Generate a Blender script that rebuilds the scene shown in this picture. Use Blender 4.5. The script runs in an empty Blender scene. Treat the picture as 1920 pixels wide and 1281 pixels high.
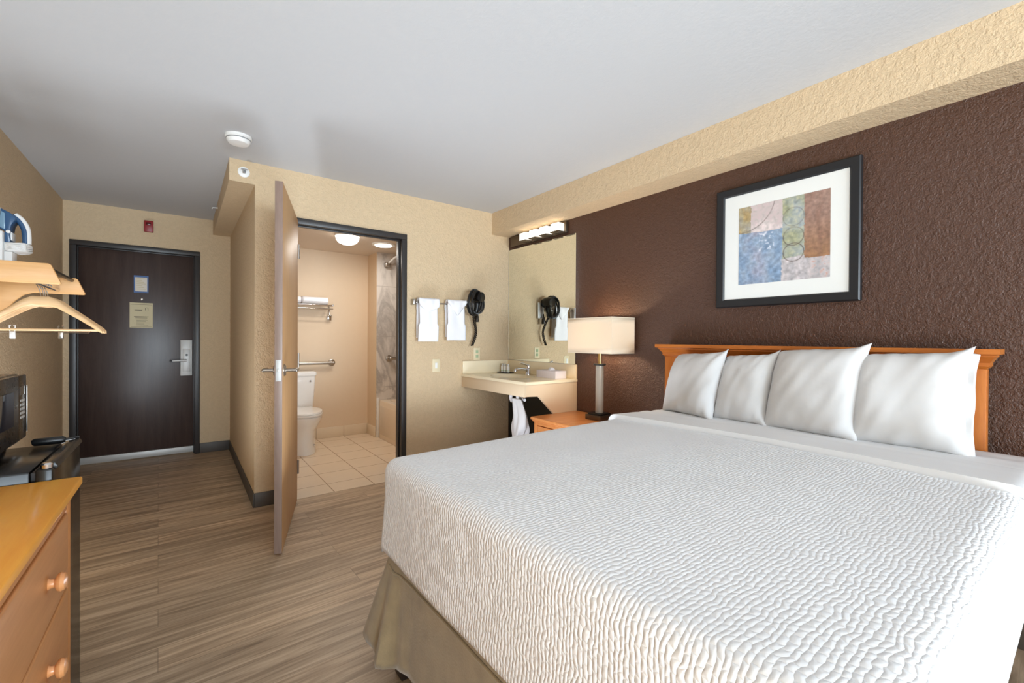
import bpy, bmesh, math, random
from mathutils import Vector, Matrix, noise
random.seed(7)
S = bpy.context.scene
COL = S.collection
PI = math.pi

# ------------------------------------------------------------------ materials
def lin(c):
    c = c / 255.0
    return c / 12.92 if c <= 0.04045 else ((c + 0.055) / 1.055) ** 2.4
def rgb(r, g, b): return (lin(r), lin(g), lin(b), 1.0)

class NT:
    def __init__(self, name):
        self.m = bpy.data.materials.new(name); self.m.use_nodes = True
        self.t = self.m.node_tree; self.t.nodes.clear()
        self.out = self.n('ShaderNodeOutputMaterial')
        self.p = self.n('ShaderNodeBsdfPrincipled')
        self.l(self.p.outputs[0], self.out.inputs[0])
        self.tc = None
    def n(self, typ, **kw):
        nd = self.t.nodes.new(typ)
        for k, v in kw.items(): setattr(nd, k, v)
        return nd
    def l(self, a, b): self.t.links.new(a, b)
    def coord(self, scale=(1, 1, 1), which='Object', rot=(0, 0, 0)):
        if self.tc is None: self.tc = self.n('ShaderNodeTexCoord')
        mp = self.n('ShaderNodeMapping'); mp.inputs['Scale'].default_value = scale
        mp.inputs['Rotation'].default_value = rot
        self.l(self.tc.outputs[which], mp.inputs[0]); return mp.outputs[0]
    def noise(self, scale, co=None, detail=3, rough=.5, dist=0):
        nd = self.n('ShaderNodeTexNoise'); nd.inputs['Scale'].default_value = scale
        nd.inputs['Detail'].default_value = detail; nd.inputs['Roughness'].default_value = rough
        nd.inputs['Distortion'].default_value = dist
        self.l(co if co is not None else self.coord(), nd.inputs['Vector']); return nd.outputs[0]
    def ramp(self, src, stops):
        nd = self.n('ShaderNodeValToRGB'); e = nd.color_ramp.elements
        e[0].position, e[0].color = stops[0]; e[1].position, e[1].color = stops[-1]
        for p, c in stops[1:-1]:
            x = e.new(p); x.color = c
        self.l(src, nd.inputs[0]); return nd.outputs[0]
    def math(self, op, a, b):
        nd = self.n('ShaderNodeMath', operation=op)
        for i, v in enumerate((a, b)):
            if isinstance(v, (int, float)): nd.inputs[i].default_value = v
            else: self.l(v, nd.inputs[i])
        return nd.outputs[0]
    def mix(self, fac, a, b, mode='MIX'):
        nd = self.n('ShaderNodeMix', data_type='RGBA', blend_type=mode)
        for i, v in ((0, fac), (6, a), (7, b)):
            if isinstance(v, (int, float)): nd.inputs[i].default_value = v
            elif isinstance(v, tuple): nd.inputs[i].default_value = v
            else: self.l(v, nd.inputs[i])
        return nd.outputs[2]
    def bump(self, h, strength=.3, dist=.01):
        nd = self.n('ShaderNodeBump'); nd.inputs['Strength'].default_value = strength
        nd.inputs['Distance'].default_value = dist
        self.l(h, nd.inputs['Height']); self.l(nd.outputs[0], self.p.inputs['Normal'])
    def base(self, c):
        if isinstance(c, tuple): self.p.inputs['Base Color'].default_value = c
        else: self.l(c, self.p.inputs['Base Color'])
    def set(self, **kw):
        for k, v in kw.items(): self.p.inputs[k.replace('_', ' ')].default_value = v
        return self

def plain(name, c, rough=.5, metal=0, **kw):
    a = NT(name); a.base(c); a.set(Roughness=rough, Metallic=metal, **kw)
    # faint procedural unevenness of the finish
    nz = a.noise(40, detail=2)
    a.l(a.math('ADD', a.math('MULTIPLY', nz, .08), rough - .04), a.p.inputs['Roughness'])
    return a.m

def plaster(name, c, rough, scale, strength, dist=.004, var=.05):
    a = NT(name)
    n1 = a.noise(scale, detail=4, rough=.55, dist=.6)
    n2 = a.noise(scale * .33, detail=3, rough=.55, dist=.4)
    h1 = a.ramp(n1, [(.40, (0, 0, 0, 1)), (.62, (1, 1, 1, 1))]); h2 = a.ramp(n2, [(.44, (0, 0, 0, 1)), (.56, (1, 1, 1, 1))])
    h = a.math('ADD', a.math('MULTIPLY', h1, .55), a.math('MULTIPLY', h2, .75))
    lo = tuple(x * (1 - var) for x in c[:3]) + (1,); hi = tuple(min(1, x * (1 + var)) for x in c[:3]) + (1,)
    a.base(a.mix(n2, lo, hi)); a.set(Roughness=rough)
    a.bump(h, strength, dist); return a.m

def wood(name, c1, c2, rough=.35, axis='x', scale=6, coat=0.0):
    a = NT(name)
    sc = {'x': (1.2, 14, 14), 'y': (14, 1.2, 14), 'z': (14, 14, 1.2)}[axis]
    n1 = a.noise(scale * .35, a.coord(sc), detail=5, rough=.6, dist=.5)
    n2 = a.noise(scale * 2.2, a.coord(sc), detail=3, rough=.6)
    f = a.math('ADD', a.math('MULTIPLY', n1, .7), a.math('MULTIPLY', n2, .3))
    a.base(a.ramp(f, [(.3, c1), (.7, c2)])); a.set(Roughness=rough)
    if coat: a.set(Coat_Weight=coat, Coat_Roughness=.15)
    a.bump(n2, .04, .002); return a.m

def fabric(name, c, rough=.9, scale=500, strength=.15, var=.1, sheen=0.0):
    a = NT(name)
    n1 = a.noise(scale, detail=2); n2 = a.noise(scale * .12, detail=3)
    lo = tuple(x * (1 - var) for x in c[:3]) + (1,); hi = tuple(min(1, x * (1 + var)) for x in c[:3]) + (1,)
    a.base(a.mix(n2, lo, hi)); a.set(Roughness=rough)
    if sheen: a.set(Sheen_Weight=sheen)
    a.bump(n1, strength, .001); return a.m

def emis(name, c, strength, base=None):
    a = NT(name); a.base(base or c); a.set(Roughness=.4)
    a.p.inputs['Emission Color'].default_value = c; a.p.inputs['Emission Strength'].default_value = strength
    return a.m

def floor_mat():
    a = NT('vinyl planks')
    co = a.coord((1, 1, 1), rot=(0, 0, math.radians(-2)))
    br = a.n('ShaderNodeTexBrick'); a.l(co, br.inputs['Vector'])
    br.offset = .37; br.offset_frequency = 2
    for k, v in (('Scale', 1.0), ('Mortar Size', .0011), ('Mortar Smooth', .3), ('Bias', 0), ('Brick Width', 1.22), ('Row Height', .152)):
        br.inputs[k].default_value = v
    br.inputs['Color1'].default_value = (0, 0, 0, 1); br.inputs['Color2'].default_value = (1, 1, 1, 1); br.inputs['Mortar'].default_value = (.5, .5, .5, 1)
    # every plank gets its own slice of the grain
    off = a.n('ShaderNodeVectorMath', operation='MULTIPLY_ADD')
    a.l(br.outputs['Color'], off.inputs[0]); off.inputs[1].default_value = (7.3, 3.1, 9.0)
    mp = a.n('ShaderNodeMapping'); mp.inputs['Scale'].default_value = (1.1, 19, 1); a.l(co, mp.inputs[0])
    a.l(mp.outputs[0], off.inputs[2])
    n1 = a.noise(1.5, off.outputs[0], detail=6, rough=.62, dist=.7)
    mp2 = a.n('ShaderNodeMapping'); mp2.inputs['Scale'].default_value = (4, 110, 1); a.l(co, mp2.inputs[0])
    n2 = a.noise(1.0, mp2.outputs[0], detail=3, rough=.6, dist=.3)
    f = a.math('ADD', a.math('MULTIPLY', n1, .72), a.math('MULTIPLY', n2, .28))
    c = a.ramp(f, [(.30, rgb(116, 98, 80)), (.45, rgb(160, 139, 116)), (.56, rgb(192, 170, 144)), (.72, rgb(220, 200, 176))])
    tone = a.ramp(br.outputs['Color'], [(0, (.86, .86, .86, 1)), (1, (1.08, 1.06, 1.04, 1))])
    c = a.mix(1.0, c, tone, 'MULTIPLY')
    c = a.mix(a.math('MULTIPLY', br.outputs['Fac'], .55), c, rgb(58, 48, 40))
    a.base(c); a.set(Roughness=.42); a.p.inputs['Specular IOR Level'].default_value = .4
    a.bump(f, .08, .002); return a.m

def tile_mat(name, c, grout, w, h, mortar=.004, off=0.0, rot=(0, 0, 0), rough=.25, vein=None):
    a = NT(name)
    co = a.coord((1, 1, 1), rot=rot)
    br = a.n('ShaderNodeTexBrick'); a.l(co, br.inputs['Vector']); br.offset = off
    for k, v in (('Scale', 1.0), ('Mortar Size', mortar), ('Mortar Smooth', .2), ('Bias', 0), ('Brick Width', w), ('Row Height', h)):
        br.inputs[k].default_value = v
    n = a.noise(6, detail=4)
    body = a.mix(n, tuple(x * .94 for x in c[:3]) + (1,), tuple(min(1, x * 1.05) for x in c[:3]) + (1,))
    if vein:
        v1 = a.noise(2.2, a.coord((1.0, 1.0, .55), rot=(0, .7, 0)), detail=7, rough=.6, dist=1.6)
        vv = a.ramp(v1, [(.40, (0, 0, 0, 1)), (.485, (1, 1, 1, 1)), (.50, (.8, .8, .8, 1)), (.60, (0, 0, 0, 1))])
        body = a.mix(a.math('MULTIPLY', vv, .75), body, vein)
    a.base(a.mix(br.outputs['Fac'], body, grout)); a.set(Roughness=rough)
    a.bump(br.outputs['Fac'], -.3, .002); return a.m

def coverlet_mat():
    a = NT('white matelasse cotton')
    a.base(rgb(232, 234, 237)); a.set(Roughness=.85)
    if a.tc is None: a.tc = a.n('ShaderNodeTexCoord')
    uv = a.tc.outputs['UV']
    wob = a.n('ShaderNodeTexNoise'); wob.inputs['Scale'].default_value = 22; wob.inputs['Detail'].default_value = 3
    a.l(uv, wob.inputs['Vector'])
    ad = a.n('ShaderNodeVectorMath', operation='MULTIPLY_ADD'); a.l(wob.outputs['Color'], ad.inputs[0])
    ad.inputs[1].default_value = (.030, .024, 0); a.l(uv, ad.inputs[2])
    sx = a.n('ShaderNodeSeparateXYZ'); a.l(ad.outputs[0], sx.inputs[0])
    # staggered rows of little padded ovals
    v = a.math('MULTIPLY', sx.outputs[1], 92.0)
    row = a.math('FLOOR', v, 0); fv = a.math('FRACT', v, 0)
    wn = a.n('ShaderNodeTexWhiteNoise', noise_dimensions='1D'); a.l(row, wn.inputs['W'])
    u = a.math('ADD', a.math('ADD', a.math('MULTIPLY', sx.outputs[0], 47.0), a.math('MULTIPLY', row, .5)), a.math('MULTIPLY', wn.outputs['Value'], .35))
    fu = a.math('FRACT', u, 0)
    pv = a.math('MULTIPLY', a.math('MULTIPLY', fv, a.math('SUBTRACT', 1.0, fv)), 4.0)
    pu = a.math('MULTIPLY', a.math('MULTIPLY', fu, a.math('SUBTRACT', 1.0, fu)), 4.0)
    h = a.math('POWER', a.math('MULTIPLY', pv, pu), .7)
    a.bump(h, .52, .005); return a.m

M = {}
M['beige'] = plaster('beige knockdown plaster', rgb(210, 186, 152), .75, 105, .52, .005, .08)
M['brown'] = plaster('dark brown knockdown plaster', rgb(78, 50, 36), .44, 145, .6, .005, .12)
M['ceil'] = plaster('white ceiling plaster', rgb(191, 192, 194), .9, 70, .10, .003, .01)
M['bathwall'] = plaster('peach bathroom paint', rgb(220, 198, 170), .6, 60, .08, .002, .02)
M['bathceil'] = plaster('bathroom ceiling paint', rgb(214, 200, 184), .8, 60, .08, .002, .01)
M['floor'] = floor_mat()
M['tile'] = tile_mat('beige floor tile', rgb(226, 208, 184), rgb(158, 136, 112), .31, .31, .004)
M['tilebase'] = tile_mat('beige base tile', rgb(222, 206, 182), rgb(176, 156, 132), .31, .5, .004, rot=(PI/2, 0, 0))
M['marble'] = tile_mat('white marble tile', rgb(214, 208, 202), rgb(170, 164, 158), 1.2, .6, .003, rot=(PI/2, 0, 0), rough=.2, vein=rgb(150, 144, 140))
M['cove'] = plain('charcoal vinyl base', rgb(78, 72, 66), .5)
M['dframe'] = plain('charcoal door frame enamel', rgb(50, 47, 46), .38)
M['edoor'] = wood('dark espresso door', rgb(52, 36, 31), rgb(70, 54, 48), .36, 'z', 5)
M['bdoor'] = wood('taupe laminate door', rgb(172, 132, 90), rgb(192, 150, 104), .5, 'z', 5)
M['bedge'] = wood('taupe door edge band', rgb(128, 106, 94), rgb(150, 128, 116), .4, 'z', 4)
M['chrome'] = plain('polished chrome', rgb(210, 210, 212), .12, 1)
M['nickel'] = plain('brushed nickel', rgb(176, 170, 162), .3, 1)
M['bronze'] = plain('dark brushed bronze', rgb(104, 92, 80), .35, .9)
M['brass'] = plain('antique brass', rgb(196, 168, 112), .3, 1)
M['alu'] = plain('pale aluminium', rgb(196, 196, 194), .45, .3)
M['white'] = plain('white plastic', rgb(236, 236, 234), .4)
M['grille'] = plain('grey plastic', rgb(150, 150, 150), .5)
M['ivory'] = plain('ivory plastic', rgb(226, 212, 178), .4)
M['porc'] = plain('white porcelain', rgb(238, 238, 236), .12, 0, Coat_Weight=.5)
M['tub'] = plain('almond enamel', rgb(226, 208, 184), .2)
M['cultured'] = plaster('cream cultured marble', rgb(236, 222, 192), .2, 9, .0, .001, .02)
M['panel'] = plain('cream laminate', rgb(216, 194, 164), .45)
M['black'] = plain('black plastic', rgb(18, 18, 19), .35)
M['gloss'] = plain('glossy black enamel', rgb(15, 12, 10), .2, 0, Specular_IOR_Level=.3)
M['mwbody'] = plain('black-brown microwave shell', rgb(38, 30, 24), .28, 0, Specular_IOR_Level=.35)
M['screen'] = plain('dark oven glass', rgb(30, 36, 46), .06)
M['keys'] = plain('pale key print', rgb(170, 165, 158), .5)
M['red'] = plain('red alarm enamel', rgb(140, 30, 34), .4)
M['darkred'] = plain('dark red lens', rgb(84, 16, 20), .25)
M['towel'] = fabric('white terry cotton', rgb(238, 238, 242), .95, 350, .5, .02)
M['linen'] = fabric('white pillow cotton', rgb(205, 205, 206), .85, 600, .06, .01)
M['sheet'] = fabric('white bed sheet', rgb(228, 229, 231), .85, 600, .05, .01)
M['coverlet'] = coverlet_mat()
M['skirt'] = fabric('khaki chenille', rgb(146, 130, 100), .95, 160, .8, .30, .3)
M['mattress'] = fabric('mattress ticking', rgb(226, 226, 228), .9, 300, .2, .02)
M['dkwood'] = wood('black-brown bed leg', rgb(32, 24, 22), rgb(46, 36, 32), .4, 'z')
OR1, OR2 = rgb(168, 88, 30), rgb(196, 118, 48)
M['hbx'] = wood('honey maple along depth', OR1, OR2, .35, 'y', 5, .15)
M['hbz'] = wood('honey maple upright', OR1, OR2, .35, 'z', 5, .15)
M['nswood'] = wood('honey maple nightstand', rgb(186, 112, 58), rgb(212, 142, 84), .32, 'x', 5, .2)
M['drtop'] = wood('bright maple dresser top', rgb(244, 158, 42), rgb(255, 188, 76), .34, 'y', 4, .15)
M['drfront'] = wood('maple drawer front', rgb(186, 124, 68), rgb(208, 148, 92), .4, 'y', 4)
M['drstile'] = wood('maple stile', rgb(188, 118, 56), rgb(210, 144, 80), .4, 'z', 4)
M['knob'] = wood('turned maple knob', rgb(196, 130, 76), rgb(218, 156, 102), .3, 'x', 4, .3)
M['rackwood'] = wood('pale oak', rgb(222, 164, 100), rgb(240, 192, 132), .45, 'x', 4)
M['hangwood'] = wood('blond beech', rgb(226, 182, 130), rgb(244, 210, 164), .4, 'x', 4)
M['blue'] = plain('blue iron plastic', rgb(48, 84, 122), .25)
M['ltblue'] = plain('pale blue tank plastic', rgb(118, 152, 176), .15)
M['paper'] = plain('cream paper', rgb(206, 194, 160), .8)
M['whitepaper'] = plain('white paper', rgb(222, 214, 200), .8)
M['tape'] = plain('blue masking tape', rgb(84, 112, 158), .7)
M['ink'] = plain('grey print', rgb(122, 114, 98), .8)
M['mat'] = plain('white picture mat', rgb(226, 228, 226), .85)
M['pframe'] = plain('satin black frame', rgb(26, 27, 30), .4)
M['tissue'] = plain('lilac-grey carton', rgb(226, 220, 226), .6)
M['label'] = plain('pale green label', rgb(170, 186, 150), .6)
a = NT('mirror silver'); a.base((.90, .91, .84, 1)); a.set(Metallic=1, Roughness=.015); M['mirror'] = a.m
a = NT('smoked acrylic'); a.base(rgb(196, 186, 172)); a.set(Roughness=.12, Transmission_Weight=.35, IOR=1.45); M['acrylic'] = a.m
M['bulbglow'] = emis('frosted lit glass', (1.0, .92, .78, 1), 1.25)
M['domeglow'] = emis('lit bathroom dome', (1.0, .93, .82, 1), 3)
# lamp shade: cloth that lets the bulb through
a = NT('ivory shade cloth'); t = a.t
t.nodes.remove(a.p)
df = a.n('ShaderNodeBsdfDiffuse'); df.inputs[0].default_value = rgb(238, 224, 202)
tr = a.n('ShaderNodeBsdfTranslucent'); tr.inputs[0].default_value = rgb(246, 234, 214)
mx = a.n('ShaderNodeMixShader'); mx.inputs[0].default_value = .18
a.l(df.outputs[0], mx.inputs[1]); a.l(tr.outputs[0], mx.inputs[2]); a.l(mx.outputs[0], a.out.inputs[0])
M['shade'] = a.m

# ------------------------------------------------------------------ mesh builder
class MB:
    def __init__(self): self.bm = bmesh.new(); self.uv = None
    def _bev(self, geom_verts, bev, seg):
        es = list({e for v in geom_verts for e in v.link_edges})
        bmesh.ops.bevel(self.bm, geom=es, offset=bev, segments=seg, affect='EDGES', profile=.5)
    def box(self, x0, x1, y0, y1, z0, z1, bev=0, seg=2):
        r = bmesh.ops.create_cube(self.bm, size=1)
        for v in r['verts']:
            v.co = Vector(((x0 + x1) / 2 + v.co.x * (x1 - x0), (y0 + y1) / 2 + v.co.y * (y1 - y0), (z0 + z1) / 2 + v.co.z * (z1 - z0)))
        if bev: self._bev(r['verts'], bev, seg)
        return self
    def prism(self, poly, axis, a0, a1, bev=0, seg=2):
        """poly in the two other axes: axis 'x' -> (y,z), 'y' -> (x,z), 'z' -> (x,y)"""
        def P(p, a): return {'x': (a, p[0], p[1]), 'y': (p[0], a, p[1]), 'z': (p[0], p[1], a)}[axis]
        A = [self.bm.verts.new(P(p, a0)) for p in poly]; B = [self.bm.verts.new(P(p, a1)) for p in poly]
        n = len(poly)
        fs = [self.bm.faces.new(A), self.bm.faces.new(B[::-1])]
        for i in range(n): fs.append(self.bm.faces.new((A[i], B[i], B[(i + 1) % n], A[(i + 1) % n])))
        bmesh.ops.recalc_face_normals(self.bm, faces=fs)
        if bev: self._bev(A + B, bev, seg)
        return self
    def rings(self, rings, caps=True, closed=True):
        R = [[self.bm.verts.new(p) for p in r] for r in rings]; fs = []
        n = len(R[0])
        for i in range(len(R) - 1):
            for j in range(n if closed else n - 1):
                fs.append(self.bm.faces.new((R[i][j], R[i][(j + 1) % n], R[i + 1][(j + 1) % n], R[i + 1][j])))
        if caps: fs.append(self.bm.faces.new(R[0][::-1])); fs.append(self.bm.faces.new(R[-1]))
        bmesh.ops.recalc_face_normals(self.bm, faces=fs)
        return self
    def tube(self, pts, r, n=10, caps=True):
        pts = [Vector(p) for p in pts]; m = len(pts)
        rad = r if isinstance(r, (list, tuple)) else [r] * m
        prev = None; rs = []
        for i, p in enumerate(pts):
            t = (pts[min(i + 1, m - 1)] - pts[max(i - 1, 0)]).normalized()
            if prev is None:
                ref = Vector((0, 0, 1)) if abs(t.z) < .9 else Vector((1, 0, 0)); u = t.cross(ref).normalized()
            else:
                u = prev - t * prev.dot(t); u.normalize()
            prev = u; w = t.cross(u)
            rs.append([p + (u * math.cos(2 * PI * k / n) + w * math.sin(2 * PI * k / n)) * rad[i] for k in range(n)])
        return self.rings(rs, caps)
    def cyl(self, p0, p1, r0, r1=None, n=28): return self.tube([p0, p1], [r0, r0 if r1 is None else r1], n)
    def lathe(self, prof, c, axis='z', n=36, sx=1, sy=1):
        """profile of (radius, height) from base up, turned about an axis through c"""
        rs = []
        for r, h in prof:
            ring = []
            for k in range(n):
                a_, b_ = r * sx * math.cos(2 * PI * k / n), r * sy * math.sin(2 * PI * k / n)
                v = {'z': (a_, b_, h), 'x': (h, a_, b_), 'y': (a_, h, b_)}[axis]
                ring.append(Vector(c) + Vector(v))
            rs.append(ring)
        return self.rings(rs, True)
    def grid(self, f, us, vs, uvf=None, closed_u=False):
        V = [[self.bm.verts.new(f(u, v)) for v in vs] for u in us]
        if uvf and self.uv is None: self.uv = self.bm.loops.layers.uv.new('UVMap')
        fs = []
        for i in range(len(us) - 1):
            for j in range(len(vs) - 1):
                fc = self.bm.faces.new((V[i][j], V[i + 1][j], V[i + 1][j + 1], V[i][j + 1])); fs.append(fc)
                if uvf:
                    for lp, (ii, jj) in zip(fc.loops, ((i, j), (i + 1, j), (i + 1, j + 1), (i, j + 1))):
                        lp[self.uv].uv = uvf(us[ii], vs[jj])
        return self

ORG = {}
def build(name, mb, m, parent=None, angle=40, label=None, kind=None, xf=None, ssub=0, solid=0):
    bm = mb.bm
    if xf is not None: bmesh.ops.transform(bm, matrix=xf, verts=bm.verts)
    if parent is not None and ORG.get(parent.name):
        bmesh.ops.translate(bm, vec=-Vector(ORG[parent.name]), verts=bm.verts)
    me = bpy.data.meshes.new(name); bm.to_mesh(me); bm.free()
    for p in me.polygons: p.use_smooth = True
    me.set_sharp_from_angle(angle=math.radians(angle))
    me.materials.append(M[m] if isinstance(m, str) else m)
    o = bpy.data.objects.new(name, me); COL.objects.link(o)
    if parent is not None: o.parent = parent; ORG[o.name] = ORG.get(parent.name)
    if label: o['label'] = label
    if kind: o['kind'] = kind
    if solid:
        md = o.modifiers.new('thickness', 'SOLIDIFY'); md.thickness = solid; md.offset = 0
    if ssub:
        md = o.modifiers.new('smooth', 'SUBSURF'); md.levels = ssub; md.render_levels = ssub
    return o
def thing(name, label, cat, loc, group=None, kind=None):
    o = bpy.data.objects.new(name, None); COL.objects.link(o); o.location = loc; o.empty_display_size = .1
    ORG[o.name] = tuple(loc); o['label'] = label
    if cat: o['category'] = cat
    if group: o['group'] = group
    if kind: o['kind'] = kind
    return o
def tag(o, label, cat, group=None):
    # origin to the base of the one-mesh thing
    bb = [Vector(c) for c in o.bound_box]; lo = Vector((min(c.x for c in bb), min(c.y for c in bb), min(c.z for c in bb))); hi = Vector((max(c.x for c in bb), max(c.y for c in bb), max(c.z for c in bb)))
    c = Vector(((lo.x + hi.x) / 2, (lo.y + hi.y) / 2, lo.z))
    o.data.transform(Matrix.Translation(-c)); o.location = c
    o['label'] = label; o['category'] = cat
    if group: o['group'] = group
    return o
def struct(name, mb, m, label=None, **kw):
    o = build(name, mb, m, kind='structure', **kw)
    if label: o['label'] = label
    return o
def dup(root, delta, label):
    r = root.copy(); COL.objects.link(r); r.location = Vector(root.location) + Vector(delta); r['label'] = label
    for ch in list(root.children):
        c = ch.copy(); COL.objects.link(c); c.parent = r
        for g in list(ch.children):
            d = g.copy(); COL.objects.link(d); d.parent = c
    return r
def lerp(a, b, t): return a + (b - a) * t
def spline(pts, n=8):
    pts = [Vector(p) for p in pts]; out = []
    P = [pts[0]] + pts + [pts[-1]]
    for i in range(1, len(P) - 2):
        for k in range(n):
            t = k / n; a, b, c, d = P[i - 1], P[i], P[i + 1], P[i + 2]
            out.append(.5 * ((2 * b) + (c - a) * t + (2 * a - 5 * b + 4 * c - d) * t * t + (3 * b - a - 3 * c + d) * t ** 3))
    out.append(pts[-1]); return out
def frange(a, b, n): return [a + (b - a) * i / n for i in range(n + 1)]

# ------------------------------------------------------------------ dimensions
XL, XR, XS = -.85, 2.58, 2.373          # left wall, headboard wall, soffit face
YB, YE, YR = 3.50, 5.48, -4.20          # bathroom wall, entrance wall, window wall
XW, XE = .396, .246                     # corridor wall, corridor soffit face
ZC, ZS, ZS2 = 2.385, 2.180, 2.235
BX0, BX1, BZ = .612, 1.507, 2.053       # bathroom door frame
EX0, EX1, EZ = -.809, .138, 2.045       # entrance door frame
YBB = 5.45; ZB = 2.20                   # bathroom far wall, ceiling

# ------------------------------------------------------------------ the shell
struct('floor', MB().prism([(XL - .1, YR - .1), (XR + .1, YR - .1), (XR + .1, YB), (XW + .06, YB), (XW + .06, YE + .14), (XL - .1, YE + .14)], 'z', -.06, 0), 'floor')
struct('floor', MB().box(XW + .06, XR + .2, YB, YBB + .1, -.06, .002), 'tile')
struct('ceiling', MB().box(XL - .1, XR + .2, YR - .1, YE + .14, ZC, ZC + .08), 'ceil')
struct('ceiling', MB().box(XW + .1, XR + .2, YB + .12, YBB + .1, ZB, ZB + .05), 'bathceil')
struct('wall_left', MB().box(XL - .1, XL, YR - .1, YE + .14, 0, ZC), 'beige')
struct('wall_right', MB().box(XR, XR + .12, YR - .1, YB, 0, ZC), 'brown')
# wall between room and bathroom, with the doorway cut out
struct('wall_back', MB().prism([(XW, 0), (BX0 + .02, 0), (BX0 + .02, BZ - .02), (BX1 - .02, BZ - .02), (BX1 - .02, 0), (XR + .12, 0), (XR + .12, ZC), (XW, ZC)], 'y', YB, YB + .12), 'beige')
struct('wall_corridor', MB().box(XW, XW + .1, YB + .12, YE, 0, ZC), 'beige')
struct('wall_front', MB().prism([(XL, 0), (EX0 + .02, 0), (EX0 + .02, EZ - .02), (EX1 - .02, EZ - .02), (EX1 - .02, 0), (XW + .1, 0), (XW + .1, ZC), (XL, ZC)], 'y', YE, YE + .14), 'beige')
struct('wall_outside', MB().box(XL - .1, XW + .1, YE + .3, YE + .35, 0, ZC), 'beige')
# window wall behind the viewpoint, with a wide opening that lets the daylight in
struct('wall_rear', MB().box(XL, XR, YR - .12, YR, 0, .55).box(XL, XR, YR - .12, YR, 2.15, ZC).box(XL, -.55, YR - .12, YR, .55, 2.15).box(2.3, XR, YR - .12, YR, .55, 2.15), 'beige')
struct('window_1', MB().box(-.55, 2.3, YR - .09, YR - .05, .55, .59).box(-.55, 2.3, YR - .09, YR - .05, 2.11, 2.15).box(-.55, -.51, YR - .09, YR - .05, .59, 2.11).box(2.26, 2.3, YR - .09, YR - .05, .59, 2.11).box(.86, .90, YR - .09, YR - .05, .59, 2.11), 'alu')
struct('trim_1', MB().box(XS, XR, YR, YB, ZS, ZC), 'beige', 'beige boxed soffit along the headboard wall')
struct('trim_2', MB().box(XE, XW, YB, YE, ZS2, ZC), 'beige', 'beige boxed soffit along the entrance corridor')
# bathroom inside
struct('wall_bathroom_far', MB().box(XW + .1, XR + .2, YBB, YBB + .1, 0, ZB), 'bathwall')
struct('wall_bathroom_right', MB().box(XR + .06, XR + .16, YB + .12, 5.15, 0, ZB), 'marble')
struct('wall_bathroom_left', MB().box(XW + .1, XW + .14, YB + .12, YBB, 0, ZB), 'bathwall')
struct('wall_shower', MB().box(1.838, XR + .2, 5.15, YBB, 0, ZB), 'bathwall')
struct('trim_3', MB().box(1.84, XR + .06, 5.128, 5.15, .0, ZB), 'marble', 'marbled tile panel at the end of the tub')
struct('trim_4', MB().box(1.838, 1.866, 5.118, 5.129, .0, .47, .003), 'white', 'white edge strip beside the tub')
struct('baseboard_bathroom', MB().box(XW + .14, 1.838, YBB - .012, YBB, 0, .125, .004).box(1.826, 1.838, 5.15, YBB - .012, 0, .125, .004), 'tilebase')
# dark cove base in the room
struct('baseboard_front', MB().box(EX1, XW - .008, YE - .008, YE, 0, .1, .003).box(XL, EX0, YE - .008, YE, 0, .1, .003), 'cove')
struct('baseboard_corridor', MB().box(XW - .008, XW, YB - .008, YE, 0, .1, .003), 'cove')
struct('baseboard_back', MB().box(XW, BX0, YB - .008, YB, 0, .1, .003).box(BX1, XR, YB - .008, YB, 0, .1, .003), 'cove')
struct('baseboard_right', MB().box(XR - .008, XR, YR, YB - .008, 0, .1, .003), 'cove')
struct('baseboard_left', MB().box(XL, XL + .008, YR, YE, 0, .1, .003), 'cove')

# ------------------------------------------------------------------ doors
def frame_mb(x0, x1, zt, y, depth, w=.045, lip=.012):
    mb = MB()
    # casing on the wall face, jamb inside, stop
    for (a0, a1, b0, b1) in ((x0, x0 + w, 0, zt - w), (x1 - w, x1, 0, zt - w), (x0, x1, zt - w, zt)):
        mb.box(a0, a1, y - lip, y + .02, b0, b1, .004)
    for (a0, a1, b0, b1) in ((x0 + .02, x0 + w - .004, 0, zt - w + .004), (x1 - w + .004, x1 - .02, 0, zt - w + .004), (x0 + .02, x1 - .02, zt - w + .004, zt - .02)):
        mb.box(a0, a1, y + .0201, y + depth, b0, b1)
    s = .012
    for (a0, a1, b0, b1) in ((x0 + w - .004, x0 + w - .004 + s, 0, zt - w), (x1 - w + .004 - s, x1 - w + .004, 0, zt - w), (x0 + w, x1 - w, zt - w + .004 - s, zt - w + .004)):
        mb.box(a0, a1, y + .045, y + .058, b0, b1, .002)
    return mb
d1 = thing('door_1', 'dark espresso entrance door in a charcoal frame at the corridor end', 'door', (-.33, YE, 0), kind='structure')
build('door_frame', frame_mb(EX0, EX1, EZ, YE, .14), 'dframe', d1, label='charcoal metal frame')
lx0, lx1 = EX0 + .043, EX1 - .043
build('door_leaf', MB().box(lx0, lx1, YE + .06, YE + .10, .075, EZ - .043, .002), 'edoor', d1)
build('door_sweep', MB().box(lx0, lx1, YE + .048, YE + .10, .012, .073, .004), 'alu', d1, label='pale aluminium weather strip')
build('peephole', MB().lathe([(.012, 0), (.012, -.004), (.007, -.006)], (-.32, YE + .06, 1.545), 'y', 16), 'nickel', d1)
lk = build('lock_plate', MB().box(-.022, .076, YE + .038, YE + .06, .79, 1.152, .006).box(-.002, .058, YE + .034, YE + .04, .83, 1.06, .003), 'alu', d1, label='tall pale metal lock plate')
build('lever', MB().cyl((.026, YE + .04, .945), (.026, YE - .005, .945), .011).tube([(.03, YE - .005, .945), (-.02, YE - .008, .945), (-.085, YE - .006, .943)], [.011, .01, .009], 14), 'alu', lk)
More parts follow.
